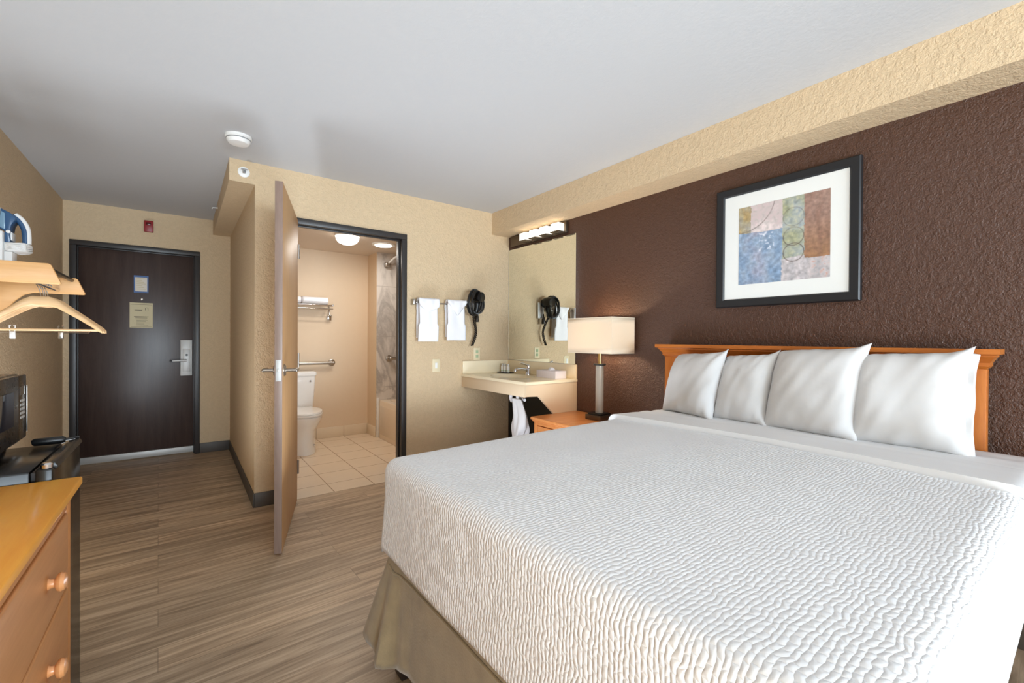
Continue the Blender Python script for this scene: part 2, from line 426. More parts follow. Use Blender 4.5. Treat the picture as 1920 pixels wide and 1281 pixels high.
build('lever_tip', MB().cyl((-.085, YE - .006, .943), (-.102, YE - .006, .943), .011), 'black', lk)
build('key_cylinder', MB().lathe([(.011, 0), (.011, -.005), (.004, -.006)], (.03, YE + .034, 1.0), 'y', 16), 'black', lk)

d2 = thing('door_2', 'open taupe bathroom door standing into the room', 'door', (.657, 3.445, 0), kind='structure')
build('door_frame', frame_mb(BX0, BX1, BZ, YB, .12), 'dframe', d2, label='charcoal metal frame')
hx, hy = .660, 3.452
fx, fy = .4295, 2.6415
uu = Vector((hx - fx, hy - fy, 0)).normalized(); nn = Vector((uu.y, -uu.x, 0)); LW = (Vector((hx, hy, 0)) - Vector((fx, fy, 0))).length
# door space: s from the free edge to the hinge, t from right face to left face (negative), z up
DX = Matrix(((uu.x, nn.x, 0, fx), (uu.y, nn.y, 0, fy), (0, 0, 1, 0), (0, 0, 0, 1)))
build('door_leaf', MB().box(.004, LW, -.038, 0, .012, 2.022, .001), 'bdoor', d2, xf=DX)
build('edge_band', MB().box(0, .004, -.038, 0, .012, 2.022, .001), 'bedge', d2, xf=DX, label='greyish edge strip')
lh = build('latch_plate', MB().box(-.002, 0, -.032, -.006, .945, 1.06, .0008).box(-.009, -.002, -.025, -.013, .995, 1.012, .002), 'alu', d2, xf=DX)
for sgn, t0 in ((1, 0.0), (-1, -.038)):
    g = MB().lathe([(.033, 0), (.033, .006 * sgn), (.026, .011 * sgn), (.012, .012 * sgn)], (.062, t0, 1.0), 'y', 28)
    g.cyl((.062, t0 + sgn * .01, 1.0), (.062, t0 + sgn * .062, 1.0), .010)
    g.tube(spline([(.058, t0 + sgn * .058, 1.0), (.075, t0 + sgn * .064, 1.0), (.17, t0 + sgn * .060, 1.0)], 6), .0098, 14)
    build('lever_handle', g, 'nickel', d2, xf=DX)
for z in (.25, 1.02, 1.80):
    build('hinge', MB().cyl((LW + .005, .004, z - .05), (LW + .005, .004, z + .05), .007), 'nickel', d2, xf=DX)

# ------------------------------------------------------------------ bed and bedding
FX, NY, ZT = .572, .110, .752            # foot face, near face, top of coverlet
def FY(x): return lerp(1.535, 1.615, max(0, min(1, (x - FX) / 1.9)))
RHO = .045
def drape(u, v, ztop=ZT, x0=FX, out=0.0, wav=.006, flare=.02, rho=RHO):
    fy = FY(u) + out; ny = NY - out; x0 = x0 - out
    a = max(0, x0 + rho - u)
    b, sg = 0.0, 0
    if v < ny + rho: b, sg = ny + rho - v, -1
    elif v > fy - rho: b, sg = v - (fy - rho), 1
    cx_, cy_ = max(u, x0 + rho), min(max(v, ny + rho), fy - rho)
    # slight hollows of a made bed
    top = ztop + .004 * math.sin(3.1 * cx_ + 1.0) * math.sin(2.3 * cy_) - .010 * max(0, (cx_ - 1.9)) 
    if a == 0 and b == 0: return Vector((cx_, cy_, top + .003 * noise.noise(Vector((cx_ * 4, cy_ * 4, 0)))))
    l = (a ** 8 + b ** 8) ** .125; e = math.hypot(a, b)
    dx, dy = -a / e, sg * b / e
    if l < rho * PI / 2: o, z = rho * math.sin(l / rho), -rho * (1 - math.cos(l / rho))
    else:
        h = l - rho * PI / 2
        w = noise.noise(Vector((cx_ * 3.2, cy_ * 3.2, 5))) * wav * min(1, h / .1)
        o, z = rho + (flare if sg >= 0 else -.006) * (h / .3) ** 1.5 + w * (1 if sg >= 0 else .5), -rho - h
    return Vector((cx_ + dx * o, cy_ + dy * o, top + z))
bed = thing('bed', 'queen bed frame and khaki skirted base under the white bedding', 'bed', (1.5, .85, 0))
build('mattress', MB().box(FX + .03, 2.455, NY + .03, 1.50, .46, ZT - .015, .05, 4), 'mattress', bed)
build('box_spring', MB().box(FX + .035, 2.455, NY + .09, 1.495, .16, .458, .02, 3), 'mattress', bed)
for x in (FX + .06, 2.38):
    for y in (NY + .125, 1.455):
        build('leg', MB().box(x - .03, x + .03, y - .03, y + .03, 0, .162, .004), 'dkwood', bed)
# skirt: runs near side -> foot -> far side
def skirt_path():
    pts = []; x0, y0, y1, xe = FX + .022, NY + .075, 1.508, 2.40; r = .03
    for x in frange(xe, x0 + r, 60): pts.append((Vector((x, y0, 0)), Vector((0, -1, 0))))
    for k in range(1, 10):
        t = PI / 2 * k / 10; d = Vector((-math.sin(t), -math.cos(t), 0)); pts.append((Vector((x0 + r, y0 + r, 0)) + d * r, d))
    for y in frange(y0 + r, y1 - r, 80): pts.append((Vector((x0, y, 0)), Vector((-1, 0, 0))))
    for k in range(1, 24):
        t = PI / 2 * k / 24; d = Vector((-math.cos(t), math.sin(t), 0)); pts.append((Vector((x0 + r, y1 - r, 0)) + d * r, d))
    for x in frange(x0 + r, xe, 60): pts.append((Vector((x, y1, 0)), Vector((0, 1, 0))))
    return pts
SP = skirt_path()
cum = [0]
for i in range(1, len(SP)): cum.append(cum[-1] + (SP[i][0] - SP[i - 1][0]).length)
icr = min(range(len(SP)), key=lambda i: (SP[i][0] - Vector((FX + .03, 1.50, 0))).length)
def skirt_pt(i, z):
    p, d = SP[i]; f = max(0, (.455 - z) / .36)
    s = cum[i] - cum[icr]
    amp = math.exp(-(s / .11) ** 2)
    o = f * (.012 + .085 * amp) + f * amp * .026 * math.sin(s * 74 + .6) + f * .004 * math.sin(s * 17) + f * .006 * noise.noise(Vector((s * 6, z * 2, 3)))
    q = p + d * o
    zz = z + f * amp * .03 * math.cos(s * 31)
    return Vector((q.x, q.y, zz))
mb = MB(); mb.grid(skirt_pt, range(len(SP)), frange(.46, .095, 16))
build('bed_skirt', mb, 'skirt', bed, solid=.004)
mb = MB(); mb.tube([skirt_pt(i, .385) + SP[i][1] * .004 for i in range(0, icr - 11)], .0045, 8)
build('piping', mb, 'skirt', bed)

# coverlet
ZH = .445; LL = RHO * PI / 2 + (ZT - RHO - ZH); XF = 1.90
us = frange(FX + RHO - LL, FX + RHO, 26)[:-1] + frange(FX + RHO, XF + .02, 70)
tv = [-LL + LL * i / 24 for i in range(24)] 
def vmap(u, t):
    # t in [-1,0]: near drop, [0,1]: top, [1,2]: far drop
    n0, f0 = NY + RHO, FY(u) - RHO
    if t < 0: return n0 + t * LL
    if t > 1: return f0 + (t - 1) * LL
    return lerp(n0, f0, t)
ts = frange(-1, 0, 24)[:-1] + frange(0, 1, 64)[:-1] + frange(1, 2, 24)
mb = MB(); mb.grid(lambda u, t: drape(u, vmap(u, t)), us, ts, uvf=lambda u, t: (u, vmap(u, t)))
o = build('coverlet', mb, 'coverlet', solid=.006, angle=80)
tag(o, 'white textured coverlet spread over the bed', 'coverlet')

# folded-back top sheet
L2 = RHO * PI / 2 + (ZT - RHO - .43)
def vmap2(u, t):
    n0, f0 = NY + RHO - .012, FY(u) - RHO + .012
    if t < 0: return n0 + t * L2
    if t > 1: return f0 + (t - 1) * L2
    return lerp(n0, f0, t)
def foldx(t): return 1.862 + .045 * math.sin(PI * min(1, max(0, t))) - .0 * t
def sheet_pt(k, t):
    # k <= 0 : rolled lip, k in 0..1 : band to the headboard
    x = foldx(t)
    if k < 0: x = x + .016 * (1 - math.cos(-k * PI / 2)); dz = -.030 * math.sin(-k * PI / 2)
    else: x = lerp(x, 2.452, k); dz = 0
    rip = .0035 * math.sin(x * 55 + 3 * t) * max(0, min(1, (x - 2.0) / .15)) * (.4 + .6 * noise.noise(Vector((x * 3, t * 5, 1))))
    band = .012 * max(0, 1 - abs(k - .28) / .28) if 0 < k < .56 else 0
    lift = .026 - (.014 if k > .52 else .010 * max(0, k) / .52) + rip + dz
    return drape(x, vmap2(x, t), ztop=ZT + lift, out=.012, wav=.010, flare=.012)
ks = [-1, -.75, -.5, -.25] + frange(0, 1, 40)
mb = MB(); mb.grid(sheet_pt, ks, ts)
o = build('bed_sheet', mb, 'sheet', solid=.005, angle=80)
tag(o, 'smooth white sheet folded back over the coverlet near the pillows', 'sheet')

# pillows: centre of the bottom edge, width, height, yaw, lean, thickness
def pillow(cx_, cy_, z0, w, h, yaw, lean, th, seed, label, hem=False, droop=0.0):
    Mx = Matrix.Translation((cx_, cy_, z0)) @ Matrix.Rotation(yaw, 4, 'Z') @ Matrix.Rotation(lean, 4, 'Y')
    def side(sgn):
        def f(u, v):
            # u: -1..1 along the width (local y), v: -1..1 up
            ux, vx = abs(u), abs(v)
            t = max(0, (1 - ux ** 4.0)) ** .55 * max(0, (1 - vx ** 3.4)) ** .55
            pull = 1 - .05 * (1 - vx ** 4) * ux ** 2; pull2 = 1 - .05 * (1 - ux ** 4) * vx ** 2
            corner = (ux * vx) ** 6
            right = .5 - .5 * u          # 1 at the corner nearer the viewer's right
            y = u * w / 2 * pull * (1 - (0 if u < 0 else .10 * max(0, v) ** 2 * u)) + .008 * u * corner
            z = h / 2 + v * h / 2 * pull2 + corner * ((.018 * right - .022 * (1 - right)) if v > 0 else -.006) + .018 * (right - .5) * max(0, v)
            n = noise.noise(Vector((u * 1.7 + seed, v * 1.7, sgn))) * .10
            cr = noise.noise(Vector(((u + v * .6) * 5 + seed, (v - u * .5) * 1.3, seed))) * .012 * (t > 0) * (1 - .6 * t)
            x = sgn * (th / 2 * t * (1 + n)) + cr * (1 if t > .05 else t * 20)
            x += droop * (v * v) * .0
            return Mx @ Vector((x, y, z))
        return f
    U = [math.sin(x * PI / 2) for x in frange(-1, 1, 34)]
    mb = MB(); mb.grid(side(-1), U, U); mb.grid(side(1), U, U)
    bmesh.ops.remove_doubles(mb.bm, verts=mb.bm.verts, dist=.0008)
    bmesh.ops.recalc_face_normals(mb.bm, faces=mb.bm.faces)
    p = thing('pillow', label, 'pillow', (cx_, cy_, z0), 'pillows along the headboard')
    build('pillow_case', mb, 'linen', p, angle=85)
    if hem:
        def fl(s, v):
            y = -w / 2 * (1 - .04 * (1 - abs(v) ** 4)) - s * .024 + .006
            return Mx @ Vector((.010 * math.sin(v * 7 + seed) * s + .006 * s, y, h / 2 + v * h / 2 * .985))
        mb = MB(); mb.grid(fl, frange(0, 1, 4), frange(-1, 1, 24))
        build('open_hem', mb, 'linen', p, solid=.006)
    return p
ZP = ZT + .004
pillow(2.275, .462, ZP, .36, .40, math.radians(2), math.radians(17), .15, 1.3, 'plump white pillow nearest the right end of the headboard', True)
pillow(2.262, .795, ZP, .385, .41, math.radians(-6), math.radians(17), .15, 4.1, 'large white pillow with a tall pointed corner, second from the right')
pillow(2.285, 1.105, ZP, .275, .37, math.radians(-4), math.radians(17), .15, 7.7, 'narrow white pillow between the pillow by the lamp and the tall-cornered one')
pillow(2.272, 1.395, ZP, .355, .37, math.radians(-14), math.radians(17), .15, 9.2, 'white pillow nearest the table lamp')

# headboard
hb = thing('headboard', 'honey maple headboard with a moulded cornice against the brown wall', 'headboard', (2.53, .95, 0))
build('panel', MB().box(2.500, 2.530, .345, 1.585, .30, 1.06), 'hbx', hb)
for y0, y1 in ((.258, .345), (1.585, 1.672)):
    build('stile', MB().box(2.48, 2.535, y0, y1, .0, 1.075, .004), 'hbz', hb)
build('rail', MB().box(2.485, 2.535, .345, 1.585, .995, 1.075, .003), 'hbx', hb)
mb = MB()
prof = [(.0, 1.075), (.012, 1.085), (.012, 1.098), (.028, 1.118), (.034, 1.122), (.034, 1.128), (.052, 1.133), (.052, 1.152), (.0, 1.152)]
# cornice: profile swept round front and both ends
ys0, ys1, xb = .258, 1.672, 2.48
rings = []
for off, z in prof:
    rings.append([Vector((2.555, ys0 - off * .75, z)), Vector((xb - off, ys0 - off * .75, z)), Vector((xb - off, ys1 + off * .75, z)), Vector((2.555, ys1 + off * .75, z))])
mb.rings(rings, True)
build('cornice', mb, 'hbx', hb, angle=20)

# ------------------------------------------------------------------ nightstand and lamp
ZN = .60
ns = thing('nightstand', 'honey maple nightstand between the vanity and the bed', 'nightstand', (2.34, 2.27, 0))
build('top', MB().box(2.085, 2.575, 1.98, 2.552, ZN - .022, ZN, .006, 3).box(2.098, 2.575, 1.99, 2.543, ZN - .036, ZN - .0221, .004), 'nswood', ns)
build('body', MB().box(2.125, 2.572, 2.0, 2.535, .06, ZN - .036).box(2.11, 2.125, 2.0, 2.035, .06, ZN - .036, .002).box(2.11, 2.125, 2.5, 2.535, .06, ZN - .036, .002).box(2.11, 2.125, 2.035, 2.5, ZN - .06, ZN - .036, .002), 'nswood', ns)
for z0, z1 in ((.36, .535), (.10, .35)):
    dr = build('drawer', MB().box(2.108, 2.125, 2.04, 2.495, z0, z1, .004), 'nswood', ns)
    build('knob', MB().lathe([(.008, 0), (.008, -.012), (.016, -.018), (.016, -.026), (.008, -.030)], (2.108, 2.27, (z0 + z1) / 2), 'x', 20), 'knob', dr)
for x in (2.15, 2.54):
    for y in (2.03, 2.505): build('foot', MB().box(x - .025, x + .025, y - .025, y + .025, 0, .06, .003), 'nswood', ns)

LX, LY = 2.43, 2.178
lp = thing('table_lamp', 'lit table lamp with a rectangular ivory shade on the nightstand', 'lamp', (LX, LY, ZN))
build('base', MB().box(LX - .072, LX + .072, LY - .072, LY + .072, ZN, ZN + .036, .002), 'bronze', lp)
build('base_plate', MB().box(LX - .058, LX + .058, LY - .058, LY + .058, ZN + .036, ZN + .048, .002), 'black', lp)
build('column', MB().cyl((LX, LY, ZN + .048), (LX, LY, .992), .029, n=36), 'acrylic', lp)
build('collar', MB().lathe([(.044, .992), (.046, .995), (.046, 1.001), (.044, 1.004)], (LX, LY, 0)), 'black', lp)
build('socket', MB().cyl((LX, LY, 1.004), (LX, LY, 1.15), .013).box(LX - .03, LX + .03, LY - .002, LY + .002, 1.078, 1.082), 'brass', lp)
build('bulb', MB().lathe([(.012, 1.15), (.02, 1.165), (.029, 1.19), (.027, 1.212), (.014, 1.228)], (LX, LY, 0)), emis('lit bulb', (1, .78, .5, 1), 14), lp)
mb = MB()
sx0, sx1, sy0, sy1, z0, z1 = 2.31, 2.552, 1.967, 2.387, 1.082, 1.336
mb.bm.free(); mb = MB()
c4 = [(sx0, sy0), (sx1, sy0), (sx1, sy1), (sx0, sy1)]
mb.rings([[Vector((x, y, z)) for x, y in c4] for z in frange(z0, z1, 6)], caps=False)
build('lamp_shade', mb, 'shade', lp, solid=.0025, angle=20, label='rectangular ivory cloth shade')
for z in (z0, z1 - .006):
    e_ = .004; mb = MB()
    mb.box(sx0 - e_ / 2, sx0 + e_ / 2, sy0, sy1, z, z + .006).box(sx1 - e_ / 2, sx1 + e_ / 2, sy0, sy1, z, z + .006).box(sx0, sx1, sy0 - e_ / 2, sy0 + e_ / 2, z, z + .006).box(sx0, sx1, sy1 - e_ / 2, sy1 + e_ / 2, z, z + .006)
    build('shade_rim', mb, 'shade', lp)

# ------------------------------------------------------------------ picture
pc = thing('framed_picture', 'large abstract print in a black frame with a wide white mat on the brown wall', 'picture', (2.575, 1.025, 1.372))
y0, y1, z0, z1, w = .676, 1.375, 1.372, 2.060, .046
fr = []
mb = MB()
for (off, x) in ((0, 2.58), (0, 2.552), (.006, 2.546), (w - .006, 2.552), (w, 2.558), (w, 2.57)):
    fr.append([Vector((x, y0 + off, z0 + off)), Vector((x, y1 - off, z0 + off)), Vector((x, y1 - off, z1 - off)), Vector((x, y0 + off, z1 - off))])
mb.rings(fr, caps=False); build('frame', mb, 'pframe', pc, angle=25)
build('mat_board', MB().box(2.562, 2.568, y0 + w - .003, y1 - w + .003, z0 + w - .003, z1 - w + .003), 'mat', pc)
AY0, AY1, AZ0, AZ1 = .800, 1.248, 1.498, 1.937
def art(u, v):   # u left->right, v top->down: a plain abstract patchwork
    def N(sx, sy, s): return noise.fractal(Vector((u * sx, v * sy, s)), 1.0, 2.0, 5)
    def mixc(a, b, t): t = max(0, min(1, t)); return tuple(a[i] + (b[i] - a[i]) * t for i in range(3))
    n1, n2, n3 = N(5, 5, 1), N(14, 5, 2), N(22, 22, 3)
    uj, vj = u + .008 * n3, v + .010 * n1
    blue, lblue, pink, lilac, olive, grey, green, brown, rust, offw = (112, 140, 172), (150, 168, 190), (205, 192, 190), (178, 158, 160), (160, 142, 98), (158, 158, 154), (146, 152, 122), (140, 102, 84), (150, 104, 66), (196, 188, 190)
    if uj > .745 and vj < .755: c = mixc(mixc((150, 118, 104), rust, (vj - .25) * 1.8), (112, 76, 62), .5 * n2 + .15)
    elif uj > .505 and vj > .70 + .06 * (1 - u): c = mixc(mixc(offw, (172, 168, 172), .5 + .9 * n2), (170, 130, 118), max(0, n3 - .1) * 1.5 * (u > .8))
    elif uj > .515: c = mixc(mixc(green, (160, 172, 178), .45 + .9 * n1), (168, 160, 120), .15 + .5 * n3)
    elif vj < .33 + .03 * math.sin(4 * u):
        c = mixc(mixc(olive, grey, .5 + .8 * n1), (172, 134, 72), max(0, n2) * .8) if uj < .15 else mixc(mixc(pink, lilac, .3 + .9 * n3), (226, 214, 212), max(0, n1))
    else: c = mixc(mixc(blue, lblue, .4 + .8 * n2), (170, 160, 176), max(0, .7 - abs(u - .2) * 4) * (.5 + n1))
    if .25 < u < .42 and .36 < v < .60 and n3 > .22: c = mixc(c, (214, 214, 220), min(1, (n3 - .22) * 5) * .7)
    def ring(cu, cv, r, wd, k):
        d = abs(math.hypot(u - cu, v - cv) - r)
        return max(0, 1 - d / wd) * k
    k = ring(.03, -.07, .40, .008, .75) * (.55 + .5 * (n1 + .4))
    k = max(k, ring(.632, .475, .108, .008, .8 if v > .45 else .4), ring(.632, .665, .108, .008, .8), ring(.632, .24, .11, .007, .35))
    c = mixc(c, (62, 50, 44), k)
    c = mixc(c, (190, 186, 186), .12); t = 1.0 + .16 * n3
    return tuple(max(0, min(255, x * t)) for x in c)
NA = 170
mb = MB(); mb.grid(lambda u, v: Vector((2.561, lerp(AY1, AY0, u), lerp(AZ1, AZ0, v))), frange(0, 1, NA), frange(0, 1, NA))
ao = build('print', mb, 'mat', pc)
ca = ao.data.color_attributes.new('Col', 'FLOAT_COLOR', 'POINT')
for i in range(NA + 1):
    for j in range(NA + 1):
        r_, g_, b_ = art(i / NA, j / NA); ca.data[i * (NA + 1) + j].color = rgb(r_, g_, b_)
a = NT('abstract print'); at = a.n('ShaderNodeAttribute'); at.attribute_name = 'Col'; a.base(at.outputs['Color']); a.set(Roughness=.55)
ao.data.materials.clear(); ao.data.materials.append(a.m)

# ------------------------------------------------------------------ vanity corner
VX0, VY0, VZ = 2.045, 2.556, .858
va = thing('vanity', 'cream wall-hung vanity counter with basin under the mirror', 'vanity', (2.3, 3.03, 0))
# countertop with an oval basin sunk into it
def ctop():
    mb = MB(); bm = mb.bm
    n = 48; cx_, cy_, rx, ry = 2.29, 3.06, .165, .235
    inner = [(cx_ + rx * math.cos(2 * PI * k / n), cy_ + ry * math.sin(2 * PI * k / n)) for k in range(n)]
    x0, x1, y0, y1 = VX0 - .006, XR - .001, VY0 - .006, YB - .001
    outer = []
    for k in range(n):
        dx, dy = math.cos(2 * PI * k / n), math.sin(2 * PI * k / n)
        s = min((x1 - cx_) / dx if dx > 1e-6 else 9, (x0 - cx_) / dx if dx < -1e-6 else 9, (y1 - cy_) / dy if dy > 1e-6 else 9, (y0 - cy_) / dy if dy < -1e-6 else 9)
        outer.append((cx_ + dx * s, cy_ + dy * s))
    # snap the nearest samples onto the true corners
    for c in ((x0, y0), (x0, y1), (x1, y0), (x1, y1)):
        k = min(range(n), key=lambda i: (outer[i][0] - c[0]) ** 2 + (outer[i][1] - c[1]) ** 2); outer[k] = c
    R = [[Vector((x, y, VZ - .022)) for x, y in outer], [Vector((x, y, VZ - .004)) for x, y in outer],
         [Vector((x + (cx_ - x) * .008, y + (cy_ - y) * .008, VZ)) for x, y in outer], [Vector((x, y, VZ)) for x, y in inner]]
    for f, d in ((.97, .006), (.90, .05), (.75, .095), (.5, .118), (.12, .125)):
        R.append([Vector((cx_ + (x - cx_) * f, cy_ + (y - cy_) * f, VZ - d)) for x, y in inner])
    mb.rings(R, caps=False); f = bm.faces.new([v for v in bm.verts][-n:]); return mb
build('countertop', ctop(), 'cultured', va, angle=30)
build('backsplash', MB().box(XR - .022, XR - .001, VY0 - .004, YB - .001, VZ, .975, .003).box(VX0 + .002, XR - .022, YB - .021, YB - .001, VZ, .975, .003), 'cultured', va)
build('apron', MB().box(VX0, VX0 + .02, VY0 + .02, YB - .001, .742, VZ - .022, .001), 'panel', va)
build('end_panel', MB().prism([(VX0, VZ - .022), (VX0, .748), (2.172, .742), (2.56, .375), (XR - .001, .375), (XR - .001, VZ - .022)], 'y', VY0, VY0 + .02), 'panel', va)
build('shadow_panel', MB().box(XR - .014, XR - .001, VY0 + .021, YB - .03, .08, .738), 'black', va, label='black panel standing in for the shadow on the wall under the basin')  # darkens the brown wall where the vanity's shade falls
mb = MB()
mb.lathe([(.03, -.122), (.03, -.15), (.018, -.155)], (2.29, 3.06, VZ)); mb.tube(spline([(2.29, 3.06, .72), (2.29, 3.06, .66), (2.29, 3.02, .635), (2.29, 2.96, .645), (2.30, 2.92, .68), (2.36, 2.90, .70), (2.40, 2.9, .70)], 6), .016, 12)
mb.tube([(2.15, 2.70, .70), (2.24, 2.86, .70)], .012, 10)
build('drain_pipe', mb, 'chrome', va)
fc = build('faucet', MB().lathe([(.026, 0), (.026, .012), (.021, .02), (.020, .055), (.015, .062)], (2.475, 3.06, VZ)).tube(spline([(2.47, 3.06, VZ + .035), (2.43, 3.06, VZ + .052), (2.37, 3.06, VZ + .058), (2.335, 3.06, VZ + .052), (2.325, 3.06, VZ + .035)], 6), .0135, 14), 'chrome', va, label='chrome single-lever faucet')
build('faucet_handle', MB().lathe([(.019, .062), (.021, .075), (.014, .092)], (2.475, 3.06, VZ)).tube([(2.475, 3.06, VZ + .085), (2.43, 3.06, VZ + .100), (2.385, 3.06, VZ + .112)], [.008, .008, .011], 12), 'chrome', fc)

tr = build('amenity_tray', MB().box(2.415, 2.51, 3.315, 3.465, VZ, VZ + .008, .003), 'black')
tag(tr, 'small black tray holding toiletry bottles on the vanity counter', 'tray')
b0 = None
for k, (yy, lb) in enumerate(((3.435, 'small white toiletry bottle on the tray, the one nearest the bathroom wall'), (3.392, 'small white toiletry bottle in the middle of the tray'), (3.345, 'small white toiletry bottle on the tray, the one nearest the faucet'))):
    if b0 is None:
        b0 = thing('toiletry_bottle', lb, 'bottle', (2.46, yy, VZ + .008), 'toiletry bottles on the tray')
        build('body', MB().lathe([(.014, 0), (.0155, .003), (.0155, .05), (.011, .058)], (2.46, yy, VZ + .008), n=20), 'white', b0)
        build('cap', MB().lathe([(.012, .058), (.012, .076), (.010, .078)], (2.46, yy, VZ + .008), n=20), 'alu', b0)
        build('label_band', MB().lathe([(.0158, .010), (.0158, .016)], (2.46, yy, VZ + .008), n=20), 'label', b0)
        by = yy
    else: dup(b0, (0, yy - by, 0), lb)
ti = thing('tissue_box', 'pale tissue box at the end of the vanity counter', 'tissue box', (2.475, 2.76, VZ))
build('carton', MB().box(2.415, 2.535, 2.635, 2.875, VZ, VZ + .062, .002), 'tissue', ti)
build('tissue', MB().prism([(2.44, VZ + .061), (2.51, VZ + .061), (2.49, VZ + .078), (2.47, VZ + .088), (2.455, VZ + .076)], 'y', 2.735, 2.765, .002), 'towel', ti)
# cloth hung from the pipe
def clo(u, t):
    w = lerp(.045, .085, min(1, u * 1.6)) * (1 - .35 * max(0, u - .7) / .3)
    a = t * 2 * PI; z = lerp(.69, .345, u)
    r = w * (1 + .22 * math.sin(3 * a + 4 * u) + .10 * math.sin(7 * a + 2))
    return Vector((2.20 + .62 * r * math.cos(a), 2.86 - .05 * math.sin(u * 3) + r * math.sin(a), z + .02 * math.sin(a * 2) * u))
mb = MB(); mb.rings([[clo(u, t / 28) for t in range(28)] for u in frange(0, 1, 18)], True)
mb.tube(spline([(2.2, 2.93, .66), (2.2, 2.95, .70), (2.2, 2.91, .735), (2.2, 2.86, .72), (2.2, 2.85, .66)], 6), .016, 10)
o = build('cleaning_cloth', mb, 'towel'); tag(o, 'crumpled white cloth hanging from the pipe under the vanity', 'cloth')

mi = thing('wall_mirror', 'frameless wall mirror above the vanity backsplash', 'mirror', (XR - .004, 3.03, .978))
build('glass', MB().box(XR - .006, XR - .001, 2.572, YB - .004, .978, 2.052), 'mirror', mi)
build('edge_channel', MB().box(XR - .008, XR - .001, 2.572, YB - .004, .9755, .9779), 'chrome', mi)
build('edge_seam', MB().box(XR - .0075, XR - .001, YB - .0039, YB - .001, .978, 2.052), 'nickel', mi)

vl = thing('vanity_light', 'four-cube wall light bar above the mirror', 'light', (XR - .02, 3.05, 2.06))
build('back_plate', MB().box(XR - .03, XR - .001, 2.668, 3.44, 2.072, 2.168, .003), 'bronze', vl, label='dark bronze back plate')
for yc in (3.160, 3.020, 2.878, 2.732):
    lc = build('glass_cube', MB().box(2.478, 2.548, yc - .048, yc + .048, 2.084, 2.150, .004), 'bulbglow', vl, label='lit frosted glass cube')
    build('metal_cap', MB().box(2.474, 2.549, yc - .050, yc + .050, 2.074, 2.0838, .002), 'bronze', lc)
    build('bracket', MB().box(2.5481, XR - .029, yc - .02, yc + .02, 2.085, 2.115), 'bronze', lc)

# towel bar with two hand towels
tb = thing('towel_bar', 'brushed metal towel bar on the beige wall beside the bathroom door', 'towel bar', (1.82, YB, 1.485))
build('bar', MB().box(1.565, 2.085, YB - .058, YB - .046, 1.479, 1.491, .002), 'nickel', tb)
for x in (1.556, 2.092): build('post', MB().box(x - .012, x + .012, YB - .062, YB - .0005, 1.465, 1.512, .003), 'nickel', tb)
def towel(x0, x1, z0, seed, label, vfold):
    t = thing('hand_towel', label, 'towel', ((x0 + x1) / 2, YB - .05, z0), 'hand towels on the bar')
    yb = YB - .052; zb = 1.497
    def loop(u, s):
        x = lerp(x0, x1, u) + .004 * math.sin(s * 5 + seed)
        x += (.012 * (u - .5) * 2) * (s < .2) - .006 * (u - .5) * (s > .6)
        wv = .006 * math.sin(u * 9 + seed + s * 2) * min(1, abs(s - .1) * 4)
        if s < .5:      # front panel, going up
            return Vector((x, yb - .026 - .004 * math.sin(s * 6) + wv, lerp(z0, zb, s * 2)))
        return Vector((x, yb + .028 + wv * .3, lerp(zb, z0 + .03, (s - .5) * 2)))
    SS = frange(0, .5, 18)[:-1]
    pts = lambda u: [loop(u, s) for s in SS] + [Vector((lerp(x0, x1, u), yb + .027 * -math.cos(a_), zb + .022 * math.sin(a_))) for a_ in frange(0, PI, 8)] + [loop(u, s) for s in frange(.5, 1, 12)[1:]]
    mb = MB(); U = frange(0, 1, 14); rows = [pts(u) for u in U]
    V = [[mb.bm.verts.new(p) for p in r] for r in rows]
    for i in range(len(V) - 1):
        for j in range(len(V[0]) - 1): mb.bm.faces.new((V[i][j], V[i + 1][j], V[i + 1][j + 1], V[i][j + 1]))
    build('towel_body', mb, 'towel', t, solid=.016, angle=80)
    # folded-over flap
    xm = (x0 + x1) / 2
    def flap(u, s):
        x = lerp(x0 - .012, x1 + .015, u)
        if vfold: d = .125 * (1 - abs(u - .52) / .52) + .012
        else: d = .09 * math.sqrt(max(0, 1 - (abs(u - .55) / .56) ** 2)) + .012
        return Vector((x, yb - .042 - .008 * math.sin(s * PI) - .003 * math.sin(u * 14), zb + .022 - d * s))
    mb = MB(); mb.grid(flap, frange(0, 1, 20), frange(0, 1, 8))
    build('flap', mb, 'towel', t, solid=.010, angle=80)
    return t
towel(1.588, 1.748, 1.155, .5, 'white hand towel with a rounded fold, nearest the bathroom door', False)
towel(1.858, 2.022, 1.165, 2.2, 'white hand towel with a pointed triangular fold, next to the hair dryer', True)

# hair dryer on its wall holder
hd = thing('hair_dryer', 'black hair dryer with coiled cord on the wall beside the mirror', 'hair dryer', (2.15, YB, 1.40))
build('wall_holder', MB().box(2.135, 2.215, YB - .03, YB - .0005, 1.395, 1.56, .008), 'white', hd, label='white wall holder')
build('barrel', MB().lathe([(.020, -.175), (.040, -.172), (.047, -.14), (.050, -.10), (.046, -.06), (.036, -.03)], (2.145, YB, 1.555), 'y', 28, 1, 1.15), 'gloss', hd)
build('grip', MB().tube(spline([(2.145, YB - .10, 1.53), (2.14, YB - .105, 1.47), (2.13, YB - .10, 1.41)], 5), [.03, .029, .028, .027, .026, .025, .025, .024, .024, .022, .02][:11], 16), 'black', hd)
mb = MB()
for k in range(7):
    rx, rz = .062 + .006 * math.sin(k * 2.1), .108 + .008 * math.cos(k * 1.7)
    cx_, cz, cy = 2.105 + .008 * math.sin(k * 1.3), 1.508, YB - .105 - .012 * k * .8
    mb.tube([(cx_ + rx * math.cos(a_), cy + .012 * math.sin(2 * a_ + k), cz + rz * math.sin(a_)) for a_ in frange(0, 2 * PI, 30)], .0075, 8)
